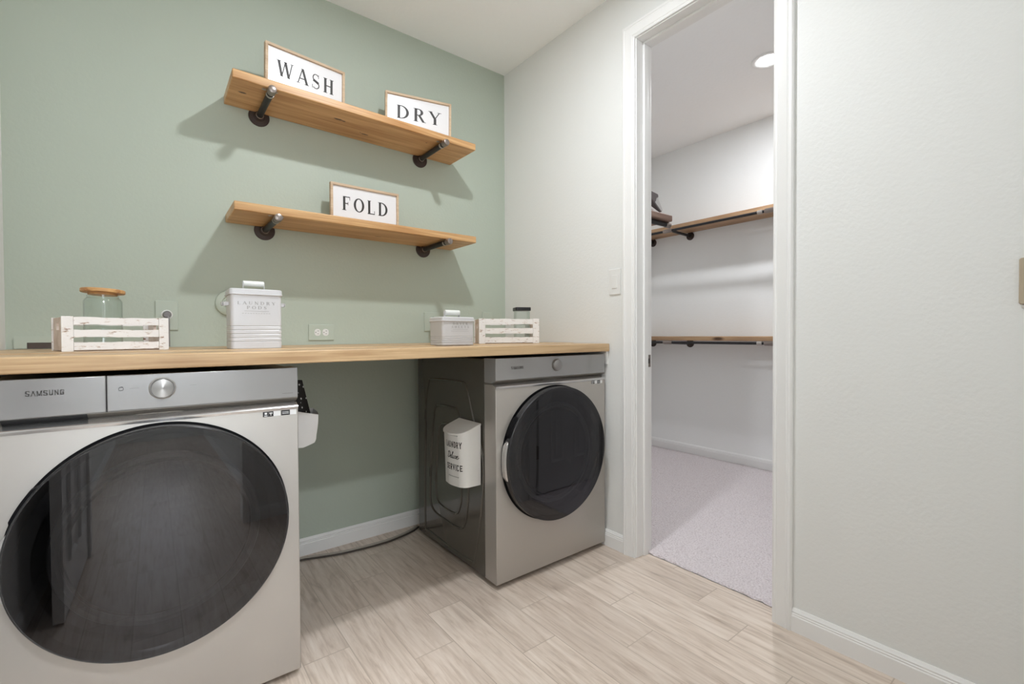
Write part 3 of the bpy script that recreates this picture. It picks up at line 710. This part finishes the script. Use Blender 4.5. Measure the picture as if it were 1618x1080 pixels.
# ------------------------------------------------------------------ white bin on the dryer's side
bn = thing('magnetic_bin', 'white metal bin lettered LAUNDRY Deluxe SERVICE on the side of the dryer', 'bin', (-.707, -.665, .425))
def dpoly(g=0.0, n=8):   # plan outline; local x out from dryer is -x
    w = .088 + g; d = .102 + g; r = .046 + g
    o = [(0, w)]
    for k in range(n + 1):
        q = math.radians(90 + 90 * k / n); o.append((-d + r + r * math.cos(q), w - r + r * math.sin(q)))
    for k in range(1, n):
        u = k / n; y = (w - r) * (1 - 2 * u); o.append((-d - .006 * (1 - (2 * u - 1) ** 2), y))
    for k in range(n + 1):
        q = math.radians(180 + 90 * k / n); o.append((-d + r + r * math.cos(q), -w + r + r * math.sin(q)))
    o.append((0, -w)); return o
P = dpoly(); n = len(P)
def zt(x): return .268 + x * .36     # sloping top
b = MB(); vs = [(x * .93, y * .97, 0) for x, y in P] + [(x, y, zt(x)) for x, y in P]
b.add(vs, [tuple(range(n)), tuple(range(n, 2 * n))] + [(i, (i + 1) % n, n + (i + 1) % n, n + i) for i in range(n)])
b.build('bin_body', m_bin, bn, angle=40)
Q = dpoly(.004); l = MB(); vs = [(x, y, zt(x) - .006) for x, y in Q] + [(x, y, zt(x) + .003) for x, y in Q]
l.add(vs, [tuple(range(n)), tuple(range(n, 2 * n))] + [(i, (i + 1) % n, n + (i + 1) % n, n + i) for i in range(n)])
l.build('bin_lid', m_bin, bn, angle=40, bevel=.0012)
fs = sans(.16); fs['A'] = fs['a']
ML = lambda z: at(-.1075, -.023, z, FACE_L)
letters('LAUNDRY', fs, .026, ML(.182), 'lettering', m_ink, bn, track=.28, width=.100, depth=.006)
letters('SERVICE', fs, .026, at(-.106, -.023, .083, FACE_L), 'lettering', m_ink, bn, track=.30, width=.100, depth=.006)
for group_ in (SCRIPT[:1], SCRIPT[1:]):
    sc = MB()
    for pts, w_ in group_:
        for q in _pl([(x + .25 * y, y) for x, y in pts], w_): sc.prism([((x - 1.38) * .030, (y - .4) * .030) for x, y in q], 'z', 0, .005, ML(.133))
    sc.build('lettering', m_ink, bn, smooth=False)
ru = MB()
for z in (.158, .108):
    rule(ML(z), -.042, .042, 0, .0008, ru)
for z in (.222, .042):
    for k in range(9): rule(ML(z), -.036 + k * .008, -.036 + k * .008 + .005, 0, .004, ru)
ru.split_build('printed_line', m_greyink, bn, smooth=False)
def face_x(y, z):
    best = 0
    k = .93 + .07 * min(1, max(0, z / .24)); ky = .97 + .03 * min(1, max(0, z / .24)); y = y / ky
    for (ax, ay), (bx, by) in zip(P, P[1:]):
        if min(ay, by) - 1e-9 <= y <= max(ay, by) + 1e-9 and abs(ay - by) > 1e-9:
            best = min(best, ax + (bx - ax) * (y - ay) / (by - ay))
    return best * k
for o_ in [c for c in bn.children if c.name.startswith(('lettering', 'printed_line'))]:
    xs = [v.co.x for v in o_.data.vertices]; mid = (min(xs) + max(xs)) / 2
    for v in o_.data.vertices:
        v.co.x = face_x(v.co.y, v.co.z) - (.0009 if v.co.x < mid else -.001)

# ------------------------------------------------------------------ white bag hanging on the washer's side
bgx = -1.4725
bg = thing('hanging_bag', 'white plastic bag with black patterned lining hanging on the washing machine side', 'bag', (bgx, -.56, .68))
b = MB(); nl = 9
sec = []
for k in range(nl + 1):
    u = k / nl; w = .127 - .010 * (1 - u) - (.005 if k == 0 else 0); z = .0 + .115 * u
    loop = [(.001, -.055 + .01 * (k == 0)), (.03, -.062), (.07, -.060 - .004 * math.sin(5 * u)), (w, -.052 + .004 * math.sin(7 * u)), (w + .006, -.02), (w + .002, .03), (.08, .055), (.03, .06), (.001, .055)]
    zz = [0, -.007, -.009, .002, .005, .010, .0, 0, 0]; zt_ = [.026, .016, .004, -.010, -.004, .006, .006, .01, .02]
    sec.append([(x, y, z + (zz[i] * (1 - u)) + zt_[i] * u + random.uniform(-.0012, .0012)) for i, (x, y) in enumerate(loop)])
m9 = 9; vs = sum(sec, []); fcs = [(k * m9 + i, k * m9 + (i + 1) % m9, (k + 1) * m9 + (i + 1) % m9, (k + 1) * m9 + i) for k in range(nl) for i in range(m9)] + [tuple(range(m9))]
b.add(vs, fcs); b.build('bag_body', m_bag, bg, angle=30)
m_pattern = mat('black_white_pattern', (.02, .02, .02, 1), .5)
_v = nd(m_pattern, 'ShaderNodeTexVoronoi'); _v.inputs['Scale'].default_value = 55; lk(m_pattern, coords(m_pattern), _v.inputs['Vector'])
lk(m_pattern, ramp(m_pattern, _v.outputs['Distance'], [(.16, srgb(205, 205, 205)), (.24, srgb(14, 14, 15))]), bsdf(m_pattern).inputs['Base Color'])
b = MB(); secs = []
for k in range(8):
    u = k / 7; w = .112 - .030 * u; d = .05 * (1 - u) + .014; z = .085 + .15 * u
    secs += [(.001, -d, z), (w * .6, -d * .9, z + .003), (w, -d * .3, z), (w * .9, d * .4, z), (w * .4, d, z), (.001, d, z)]
b.add(secs, [(6 * k + i, 6 * k + (i + 1) % 6, 6 * k + 6 + (i + 1) % 6, 6 * k + 6 + i) for k in range(7) for i in range(6)] + [tuple(range(6)), tuple(range(42, 48))])
b.build('patterned_lining', m_pattern, bg)

# ================================================================== PIPE SHELVES
def pipe_bracket(parent, x, z, ytip=-.315, R=None):
    """flange on the wall y=0, pipe to -y, cap"""
    f = MB(); f.lathe([(0, 0), (.044, 0), (.044, .005), (.042, .007), (.024, .009), (.0195, .014), (.0195, .022), (0, .022)], at(x, 0, z, RX90), 48)
    fo = f.build('flange', m_iron, parent)
    h = MB()
    for a in (45, 135, 225, 315): h.lathe([(0, .0072), (.0048, .0076), (.0052, .0068)], at(x + .032 * math.cos(math.radians(a)), 0, z + .032 * math.sin(math.radians(a)), RX90), 14)
    h.split_build('screw_hole', m_dark, fo)
    r = MB(); r.lathe([(.0165, .021), (.0165, .026), (.0145, .028), (.0145, .0215)], at(x, 0, z, RX90), 32); r.build('collar', m_steel, fo)
    MB().lathe([(0, .0222), (.0133, .0222), (.0133, .278), (0, .278)], at(x, 0, z, RX90), 32).build('pipe', m_pipe, parent)
    L = -ytip
    MB().lathe([(0, .276), (.0135, .276), (.0168, .279), (.0168, L - .009), (.0150, L - .003), (.010, L - .001), (0, L)], at(x, 0, z, RX90), 32).build('end_cap', m_steel, parent)
    s = MB(); n = 14; V = []
    for k in range(n + 1):
        a = math.radians(-190 + 200 * k / n)
        for rr in (.0142, .0156):
            for y in (-.262, -.250): V.append((x + rr * math.cos(a), y, z + rr * math.sin(a)))
    Fc = []
    for k in range(n):
        o = 4 * k
        for q in ((0, 1, 5, 4), (2, 3, 7, 6), (0, 2, 6, 4), (1, 3, 7, 5)): Fc.append(tuple(o + i for i in q))
    s.add(V, Fc); s.box((x - .030, -.262, z + .0135), (x - .0142, -.250, z + .0148)); s.box((x + .0142, -.262, z + .0135), (x + .030, -.250, z + .0148))
    s.build('pipe_strap', m_zinc, parent, smooth=False)
def wall_shelf(zl, zr, label, bm_, ztop_off=.036):
    t = thing('wall_shelf', label, 'shelf', (0, 0, 0), group='pipe shelves on the green wall')
    L = 1.16; x0 = -1.570
    b = MB(); b.box((0, -.28, 0), (L, -.002, ztop_off))
    o = b.build('shelf_board', bm_, t, bevel=.004, seg=3)
    o.location = (x0, 0, zl); o.rotation_euler = (0, math.atan((zl - zr) / L), 0)
    zz = lambda x: zl + (zr - zl) * (x - x0) / L
    return t, zz
shA, zA = wall_shelf(2.117, 2.1, 'upper oak shelf on black iron pipes, holding the WASH and DRY signs', m_shelf)
shB, zB = wall_shelf(1.5905, 1.5905, 'lower oak shelf on black iron pipes, holding the FOLD sign', m_shelf2)
pipe_bracket(shA, -1.430, zA(-1.43) - .0158); pipe_bracket(shA, -.610, zA(-.61) - .0158)
pipe_bracket(shB, -1.413, zB(-1.41) - .0158); pipe_bracket(shB, -.594, zB(-.59) - .0158)

def sign(word, xy, z, rz, label, tilt, wd, ry=0, inner=None):
    Wd, H, D = .352, .205, .022
    t = thing('framed_sign', label, 'sign', (xy[0], xy[1], z), rz, group='framed laundry word signs')
    t.rotation_euler = (0, ry, rz)
    fr = MB(); f = .0115
    for a, b in (((-Wd / 2, 0), (Wd / 2, f)), ((-Wd / 2, H - f), (Wd / 2, H)), ((-Wd / 2, f), (-Wd / 2 + f, H - f)), ((Wd / 2 - f, f), (Wd / 2, H - f))):
        fr.box((a[0], -D / 2, a[1]), (b[0], D / 2, b[1]))
    fr.build('frame', m_frame, t, smooth=False, bevel=.001)
    MB().box((-Wd / 2 + f - .001, -.002, f - .001), (Wd / 2 - f + .001, .004, H - f + .001)).build('board', m_board, t, smooth=False)
    letters(word, SERIF, .068, at(0, -.0021, .112, FACE_F), 'lettering', m_ink, t, track=.2, width=wd)
    return t
A_TOP = lambda x: zA(x) + .036
tlt = math.atan(.017 / 1.16)
sign('WASH', (-1.262, -.165), A_TOP(-1.262) + .002, math.radians(5.5), 'wood framed white sign reading WASH on the upper shelf left', 0, .250, tlt)
sign('DRY', (-.697, -.163), A_TOP(-.697) + .002, math.radians(-14), 'wood framed white sign reading DRY on the upper shelf right', 0, .240, tlt)
sign('FOLD', (-.966, -.100), 1.5905 + .0362, 0, 'wood framed white sign reading FOLD on the lower shelf', 0, .240)

# ================================================================== ON THE WORKTOP
def tin(name, loc, w, d, h, label, words, cap, zrib, hz, side_loops, lid_h, roll, textz):
    t = thing(name, label, 'tin', loc, group='white lettered tins on the worktop')
    b = MB(); P = rect_poly(w, d, .012); n = len(P)
    zs = [0, .003]
    z = zrib[0]
    zs += [z]
    step = (zrib[1] - zrib[0]) / zrib[2]
    prof = [(0, -.0015), (.003, 0), (zrib[0], 0)]
    for k in range(zrib[2]):
        a = zrib[0] + step * k
        prof += [(a + step * .15, -.0018), (a + step * .3, 0), (a + step * .95, 0)]
    prof += [(zrib[1] + .003, 0), (h - lid_h + .002, 0)]
    vs = []
    for z, o in prof:
        vs += [(x * (1 + 2 * o / w), y * (1 + 2 * o / d), z) for x, y in P]
    k = len(prof)
    b.add(vs, [(i * n + j, i * n + (j + 1) % n, (i + 1) * n + (j + 1) % n, (i + 1) * n + j) for i in range(k - 1) for j in range(n)] + [tuple(range(n)), tuple((k - 1) * n + j for j in range(n))])
    b.build('tin_body', m_tin, t, angle=25)
    l = MB(); prof = [(h - lid_h, .0042), (h - lid_h + .0025, .0052), (h - lid_h + .004, .0028), (h - .004, .0022), (h - .001, -.001), (h, -.006)]
    vs = []
    for z, o in prof: vs += [(x * (1 + 2 * o / w), y * (1 + 2 * o / d), z) for x, y in P]
    k = len(prof)
    l.add(vs, [(i * n + j, i * n + (j + 1) % n, (i + 1) * n + (j + 1) % n, (i + 1) * n + j) for i in range(k - 1) for j in range(n)] + [tuple(range(n)), tuple((k - 1) * n + j for j in range(n))])
    l.build('lid', m_tin, t, angle=30)
    rl, rr, rz_ = roll
    hb = MB(); hb.lathe([(0, -rl / 2), (rr, -rl / 2), (rr, rl / 2), (0, rl / 2)], at(0, 0, h + rz_, Matrix.Rotation(PI / 2, 4, 'Y')), 24)
    hn = hb.build('lid_handle', m_tinhandle, t)
    wr = MB()
    for s in (-1, 1): wr.box((s * (rl / 2 + .0012) - .001, -rr * .6, h - .002), (s * (rl / 2 + .0012) + .001, rr * .6, h + rz_ + rr * .7))
    wr.split_build('handle_wire', m_tin, hn, smooth=False)
    if side_loops:
        for s in (-1, 1):
            q = MB(); x = s * w / 2
            for yy in (-.018, .018):
                q.box((min(x, x + s * .018), yy - .0015, side_loops - .006), (max(x, x + s * .018), yy + .0015, side_loops + .006))
            q.box((min(x + s * .016, x + s * .020), -.0195, side_loops - .006), (max(x + s * .016, x + s * .020), .0195, side_loops + .006))
            q.build('side_handle', m_tin, t, smooth=False)
    for i, (wd, ww) in enumerate(words):
        letters(wd, SERIF, cap, at(textz[2], -d / 2 - .0002, textz[0] - i * textz[1], FACE_F), 'lettering', m_greyink, t, track=.35, width=ww, depth=.0005)
    ru = MB(); M_ = at(textz[2], -d / 2 - .0002, textz[0] - textz[1] * 1.78, FACE_F)
    rule(M_, -.038 * w / .16, .038 * w / .16, 0, .001, ru)
    for k in range(11): rule(M_, (-.045 + k * .0082) * w / .16, (-.045 + k * .0082 + .005) * w / .16, -.008, .0012, ru)
    ru.split_build('printed_line', m_greyink, t, smooth=False)
    return t
tin('laundry_pods_tin', (-1.5465, -.55, WZ), .159, .12, .2085, 'tall white tin lettered LAUNDRY PODS standing left of centre on the worktop', [('LAUNDRY', .118), ('PODS', .062)], .0105, (.024, .090, 5), 0, .157, .022, (.064, .0095, .023), (.1585, .0155, .0))
tin('dryer_sheets_tin', (-.783, -.642, WZ), .160, .118, .1235, 'short white tin lettered DRYER SHEETS standing above the dryer', [('DRYER', .076), ('SHEETS', .088)], .0095, (.012, .046, 4), 0, None, .020, (.072, .012, .020), (.0935, .0138, .008))

def crate(loc, rz, Wd, D, H, label):
    t = thing('slatted_crate', label, 'crate', loc, rz, group='whitewashed crates on the worktop')
    # local: front-left-bottom corner at origin; +x right, +y back
    th = .009
    for sx in (0, 1):
        e = MB(); x0 = .004 if sx == 0 else Wd - .004 - th
        hw, hz0, hz1 = .016, H * .62, H * .82
        z0, z1 = .002, H - .002
        ya, yb = .010, D - .010; ym = D / 2
        e.box((x0, ya, z0), (x0 + th, yb, hz0)); e.box((x0, ya, hz1), (x0 + th, yb, z1))
        e.box((x0, ya, hz0), (x0 + th, ym - hw * 1.6, hz1)); e.box((x0, ym + hw * 1.6, hz0), (x0 + th, yb, hz1))
        e.build('end_board', m_crateraw, t, smooth=False)
    pw = .028 * Wd / .27 if Wd > .3 else .027
    for sy in (0, 1):
        yo = 0 if sy == 0 else D - .006
        for sx in (0, 1):
            x0 = 0 if sx == 0 else Wd - pw
            MB().box((x0, yo - (.001 if sy == 0 else 0), 0), (x0 + pw, yo + .006 + (.001 if sy else 0), H)).build('corner_post', m_crate, t, smooth=False, bevel=.001)
        hs = H * .215
        for k in range(3):
            z0 = .004 + k * (H - .006 - hs) / 2
            s = MB(); nseg = 12; V = []
            xa, xb = pw + .0008, Wd - pw - .0008
            for i in range(nseg + 1):
                x = xa + (xb - xa) * i / nseg; j0 = random.uniform(-.0012, .0012); j1 = random.uniform(-.0012, .0012)
                if k == 0: j0 = 0
                for y, z in ((yo + .0005, z0 + j0), (yo + .0055, z0 + j0), (yo + .0055, z0 + hs + j1), (yo + .0005, z0 + hs + j1)): V.append((x, y, z))
            s.add(V, [(4 * i + a, 4 * i + (a + 1) % 4, 4 * i + 4 + (a + 1) % 4, 4 * i + 4 + a) for i in range(nseg) for a in range(4)] + [(0, 1, 2, 3), tuple(4 * nseg + a for a in range(4))])
            s.build('slat', m_crate, t, smooth=False)
    MB().box((.014, .008, .001), (Wd - .014, D - .008, .005)).build('bottom', m_crateraw, t, smooth=False)
    return t
crate((-2.052, -.50, WZ), math.radians(13), .268, .20, .1075, 'weathered white slatted crate at the left end of the worktop')
crate((-.529, -.478, WZ), math.radians(-25), .317, .17, .128, 'weathered white slatted crate at the right end of the worktop')

j = thing('glass_jar', 'clear glass jar with round wooden lid inside the left crate', 'jar', (-1.963, -.385, WZ + .0055), group='glass jars in the crates')
MB().lathe([(0, 0), (.046, 0), (.050, .004), (.050, .155), (.046, .163), (.041, .168), (.041, .176), (.0395, .176), (.0395, .168), (.0445, .162), (.0482, .154), (.0482, .006), (0, .004)], None, 64).build('jar_body', m_jar, j)
ld = MB(); Rm = at(0, 0, .180, Matrix.Rotation(math.radians(2.5), 4, 'Y') @ Matrix.Rotation(math.radians(-2), 4, 'X'))
ld.lathe([(0, -.004), (.038, -.004), (.038, .003), (.056, .003), (.0575, .005), (.0575, .013), (.056, .015), (0, .015)], Rm, 64); ld.build('jar_lid', m_lidwood, j)
j = thing('glass_jar', 'square glass jar with black lid inside the right crate', 'jar', (-.271, -.505, WZ + .0055), math.radians(-25), group='glass jars in the crates')
m_bl = mat('black_lid', srgb(32, 32, 34), .3)
P0 = rect_poly(.076, .076, .012); P1 = rect_poly(.072, .072, .011)
b = MB(); n = len(P0); vs = [(x, y, 0) for x, y in P0] + [(x, y, .165) for x, y in P0] + [(x, y, .165) for x, y in P1] + [(x, y, .003) for x, y in P1]
b.add(vs, [(k * n + i, k * n + (i + 1) % n, (k + 1) * n + (i + 1) % n, (k + 1) * n + i) for k in range(3) for i in range(n)] + [tuple(range(n)), tuple(3 * n + i for i in range(n))]); b.build('jar_body', m_jar, j)
b = MB(); b.prism(rect_poly(.084, .084, .012), 'z', .166, .184); b.build('jar_lid', m_bl, j, bevel=.002)

# ================================================================== PLATES AND OUTLETS
def plate(mb, x0, x1, z0, z1, th=.006): return mb.prism([(x0, z0), (x1, z0), (x1, z1), (x0, z1)], 'y', -th, 0)
# duplex outlet
t = thing('wall_outlet', 'horizontal duplex outlet with a sage green cover plate above the worktop centre', 'outlet', (-1.1625, 0, 1.099), group='green wall outlets above the worktop')
plate(MB(), -.0615, .0615, -.040, .040).build('cover_plate', m_plate, t, smooth=False, bevel=.0025)
for cx in (-.0195, .0195):
    r = MB(); r.prism([(x + cx, z) for x, z in rect_poly(.029, .034, .0125)], 'y', -.0075, -.0055); ro = r.build('receptacle', m_whiteplastic, t)
    s = MB(); s.box((cx - .001, -.0078, .006), (cx + .007, -.0074, .0078)); s.box((cx - .001, -.0078, -.0078), (cx + .0055, -.0074, -.006)); s.lathe([(0, .0078), (.0022, .0077), (.0022, .0073)], at(cx - .0085, 0, 0, RX90), 12)
    s.split_build('slot', m_dark, ro, smooth=False)
# outlet with the plugged-in grey cord
t = thing('wall_outlet', 'tall green outlet plate with a round white socket behind the left crate', 'outlet', (-1.7855, 0, 1.1695), group='green wall outlets above the worktop')
plate(MB(), -.0385, .0385, -.0615, .0615).build('cover_plate', m_plate, t, smooth=False, bevel=.0025)
MB().lathe([(.0145, .006), (.0195, .0065), (.0195, .009), (.016, .0095), (.0145, .006)], at(.0, 0, .004, RX90), 40).build('socket_ring', m_whiteplastic, t)
MB().lathe([(0, .0066), (.0025, .0066), (.0025, .0072), (0, .0072)], at(.0, 0, .040, RX90), 12).build('screw', m_plate, t)
t = thing('power_cord', 'grey plug and cord running down to the worktop from the tall green plate', 'cord', (-1.7855, -.006, 1.1735))
MB().lathe([(0, .0005), (.0135, .0005), (.0135, .014), (.011, .019), (0, .019)], at(0, 0, 0, RX90), 28).build('plug', m_cord, t)
MB().tube([(.002, -.012, -.004), (.004, -.020, -.016), (.0045, -.022, -.04), (.004, -.022, -.09), (.004, -.022, -.1335)], .0048, 12).build('cord', m_cord, t)
# washer water box
t = thing('water_outlet_box', 'low green wall plate with a dark opening at the far left of the worktop', 'wall box', (-2.12, 0, 1.0395))
w = MB(); 
for a, b in (((-.111, 0), (-.078, .046)), ((.078, 0), (.105, .046)), ((-.078, .022), (.078, .046))): w.box((a[0], -.006, a[1]), (b[0], 0, b[1]))
w.build('cover_plate', m_plate, t, smooth=False)
MB().box((-.078, -.003, 0), (.078, -.0005, .022)).build('opening', mat('brown_opening', srgb(82, 72, 66), .6), t, smooth=False)
# dryer outlet plate and plug
t = thing('wall_outlet', 'green outlet plate on the wall behind the short white tin', 'outlet', (-.539, 0, 1.160), group='green wall outlets above the worktop')
plate(MB(), -.052, .052, -.055, .055).build('cover_plate', m_plate, t, smooth=False, bevel=.0025)
t = thing('power_cord', 'black dryer plug and cord behind the short white tin', 'cord', (-.60, -.03, WZ))
MB().tube(smooth_path([(.075, .022, .130), (.06, -.005, .142), (.035, -.025, .142), (.024, -.03, .125), (.030, -.03, .08), (.036, -.025, .012)]), .006, 12).build('cord', m_rim, t)
t = tag(plate(MB(), -.183, -.109, 1.105, 1.228).build('blank_wall_plate', m_plate, smooth=False, bevel=.0025), 'blank green wall plate partly hidden by the right crate', 'wall plate')
# round dryer vent cover
t = thing('round_wall_cover', 'round green cover on the wall half hidden by the tall tin', 'wall cover', (-1.556, 0, 1.230))
MB().lathe([(0, .010), (.022, .010), (.024, .006), (.030, .006), (.032, .011), (.050, .011), (.056, .008), (.058, 0), (0, 0)], at(0, 0, 0, RX90), 64).build('cover_disc', m_plate, t)
MB().lathe([(0, .0105), (.011, .0105), (.011, .016), (.006, .018), (0, .018)], at(.012, 0, 0, RX90), 24).build('screw', m_plate, t)
# light switch on the right wall
t = thing('light_switch', 'white rocker light switch beside the closet doorway', 'light switch', (0, -.915, 1.344))
MB().prism(rect_poly(.072, .128, .004), 'x', -.006, 0).build('cover_plate', m_whiteplastic, t, bevel=.002)
MB().prism(rect_poly(.033, .066, .002), 'x', -.0085, -.0055).build('rocker', m_whiteplastic, t, bevel=.001)
# beige plate at the far right edge
t = thing('wall_control', 'beige framed wall control at the right edge of the white wall', 'wall control', (0, -2.327, 1.2175))
MB().prism(rect_poly(.082, .124, .006), 'x', -.012, 0).build('frame', m_beige, t, bevel=.002)
MB().prism(rect_poly(.062, .104, .004), 'x', -.015, -.0115).build('centre_panel', m_beige2, t, bevel=.001)
MB().prism([(-.012, -.064), (0, -.064), (0, -.072), (-.006, -.072)], 'y', -.036, .036).build('lower_lip', m_whiteplastic, t, smooth=False)

# ================================================================== CLOSET
FX = Matrix.Rotation(-PI / 2, 4, 'Y')      # local z -> -x
def rail_shelf(z, zr, label, grp):
    t = thing('closet_shelf', label, 'closet shelf', (0, 0, 0), group='pipe shelves in the closet')
    MB().box((XC - .25, -2.7, z), (XC - .002, YC - .004, z + .036)).build('shelf_board', m_closetwood, t, bevel=.004)
    xr = 1.682
    MB().tube([(xr, -2.68, zr), (xr, -.96, zr)], .012, 16).build('hanging_rod', m_pipe, t)
    MB().tube([(xr, -.86, zr), (xr, -.14, zr)], .0105, 16).build('hanging_rod', m_pipe, t)
    MB().tube([(xr, -.06, zr), (xr, YC - .002, zr)], .0105, 16).build('hanging_rod', m_pipe, t)
    MB().tube([(xr, -.142, zr), (xr, -.136, zr), (xr, -.068, zr), (xr, -.058, zr)], [.013, .0165, .0165, .013], 24).build('pipe_tee', m_steel, t)
    MB().tube([(xr, -.862, zr), (xr, -.85, zr), (xr, -.83, zr), (xr, -.828, zr), (xr, -.885, zr)][:2] + [(xr, -.885, zr)], [.012, .0155, .0155], 24).build('union_nut', m_zinc, t)
    MB().tube([(xr, -.885, zr), (xr, -.90, zr)], .010, 20).build('union_gasket', m_rim, t)
    MB().tube([(xr, -.90, zr), (xr, -.905, zr), (xr, -1.02, zr), (xr, -1.03, zr)], [.014, .0175, .0175, .013], 24).build('pipe_coupling', m_steel, t)
    for yb in (-.134, .255, -1.3):
        f = MB().lathe([(0, 0), (.036, 0), (.036, .006), (.020, .009), (.017, .020), (0, .020)], at(XC - .0005, yb, zr - .012, FX), 40).build('flange', m_iron, t)
        MB().tube([(XC - .018, yb, zr - .012), (xr + .0, yb, zr - .003)], .0115, 16).build('bracket_pipe', m_pipe, t)
    return t
rail_shelf(1.986, 1.968, 'upper closet shelf with pipe rod along the far closet wall', 0)
rail_shelf(1.0255, 1.0105, 'lower closet shelf with pipe rod along the far closet wall', 0)
t = thing('closet_shelf', 'thick greyish shelf end with a pipe bracket just inside the closet doorway left', 'closet shelf', (WT, -.98, 1.69), group='pipe shelves in the closet')
MB().box((.002, 0, 0), (.285, YC + .98 - .003, .034)).build('shelf_board', m_endwood, t, bevel=.006, seg=3)
MB().lathe([(0, 0), (.036, 0), (.036, .006), (.02, .009), (.017, .02), (0, .02)], at(.001, .03, -.0135, Matrix.Rotation(PI / 2, 4, 'Y')), 32).build('flange', m_iron, t)
MB().tube([(.018, .03, -.0135), (.262, .03, -.0135)], .0125, 20).build('bracket_pipe', m_pipe, t)
MB().tube([(.262, .03, -.0135), (.266, .03, -.0135), (.296, .03, -.0135), (.300, .03, -.0135)], [.013, .016, .016, .012], 24).build('end_cap', m_steel, t)
# things on that shelf
SZ = 1.7242
t = thing('card_box', 'flat white card lid with a brown edge under the grey shoe', 'box', (.185, -.955, SZ))
MB().prism([(0, 0), (.155, 0), (.02, .040), (0, .044)], 'y', 0, .09).build('card', m_paper, t, smooth=False)
MB().prism([(-.001, .020), (.090, -.0), (.094, .0), (-.001, .026)], 'y', -.0008, -.0002, at(0, 0, .004)).build('brown_edge', m_brownp, t, smooth=False)
t = thing('shoe', 'grey shoe with dark collar leaning on the white card, beside the closet jamb', 'shoe', (.195, -.955, SZ))
sh = MB(); prof = [(0.062, .104), (.112, .094), (.122, .078), (.156, .034), (.158, .024), (.148, .017), (.118, .026), (.082, .060)]
sh.prism(prof, 'y', .004, .085); sh.build('shoe_upper', m_shoegrey, t, bevel=.004, seg=3)
so = MB(); so.prism([(.148, .0155), (.130, .0155), (.072, .054), (.080, .062)], 'y', .002, .087); so.build('sole', m_sole, t, bevel=.002)
co = MB(); co.prism([(.045, .112), (.112, .104), (.116, .088), (.100, .082), (.092, .062), (.074, .056), (.045, .072)], 'y', .001, .088); co.build('collar', m_shoedark, t, bevel=.004)
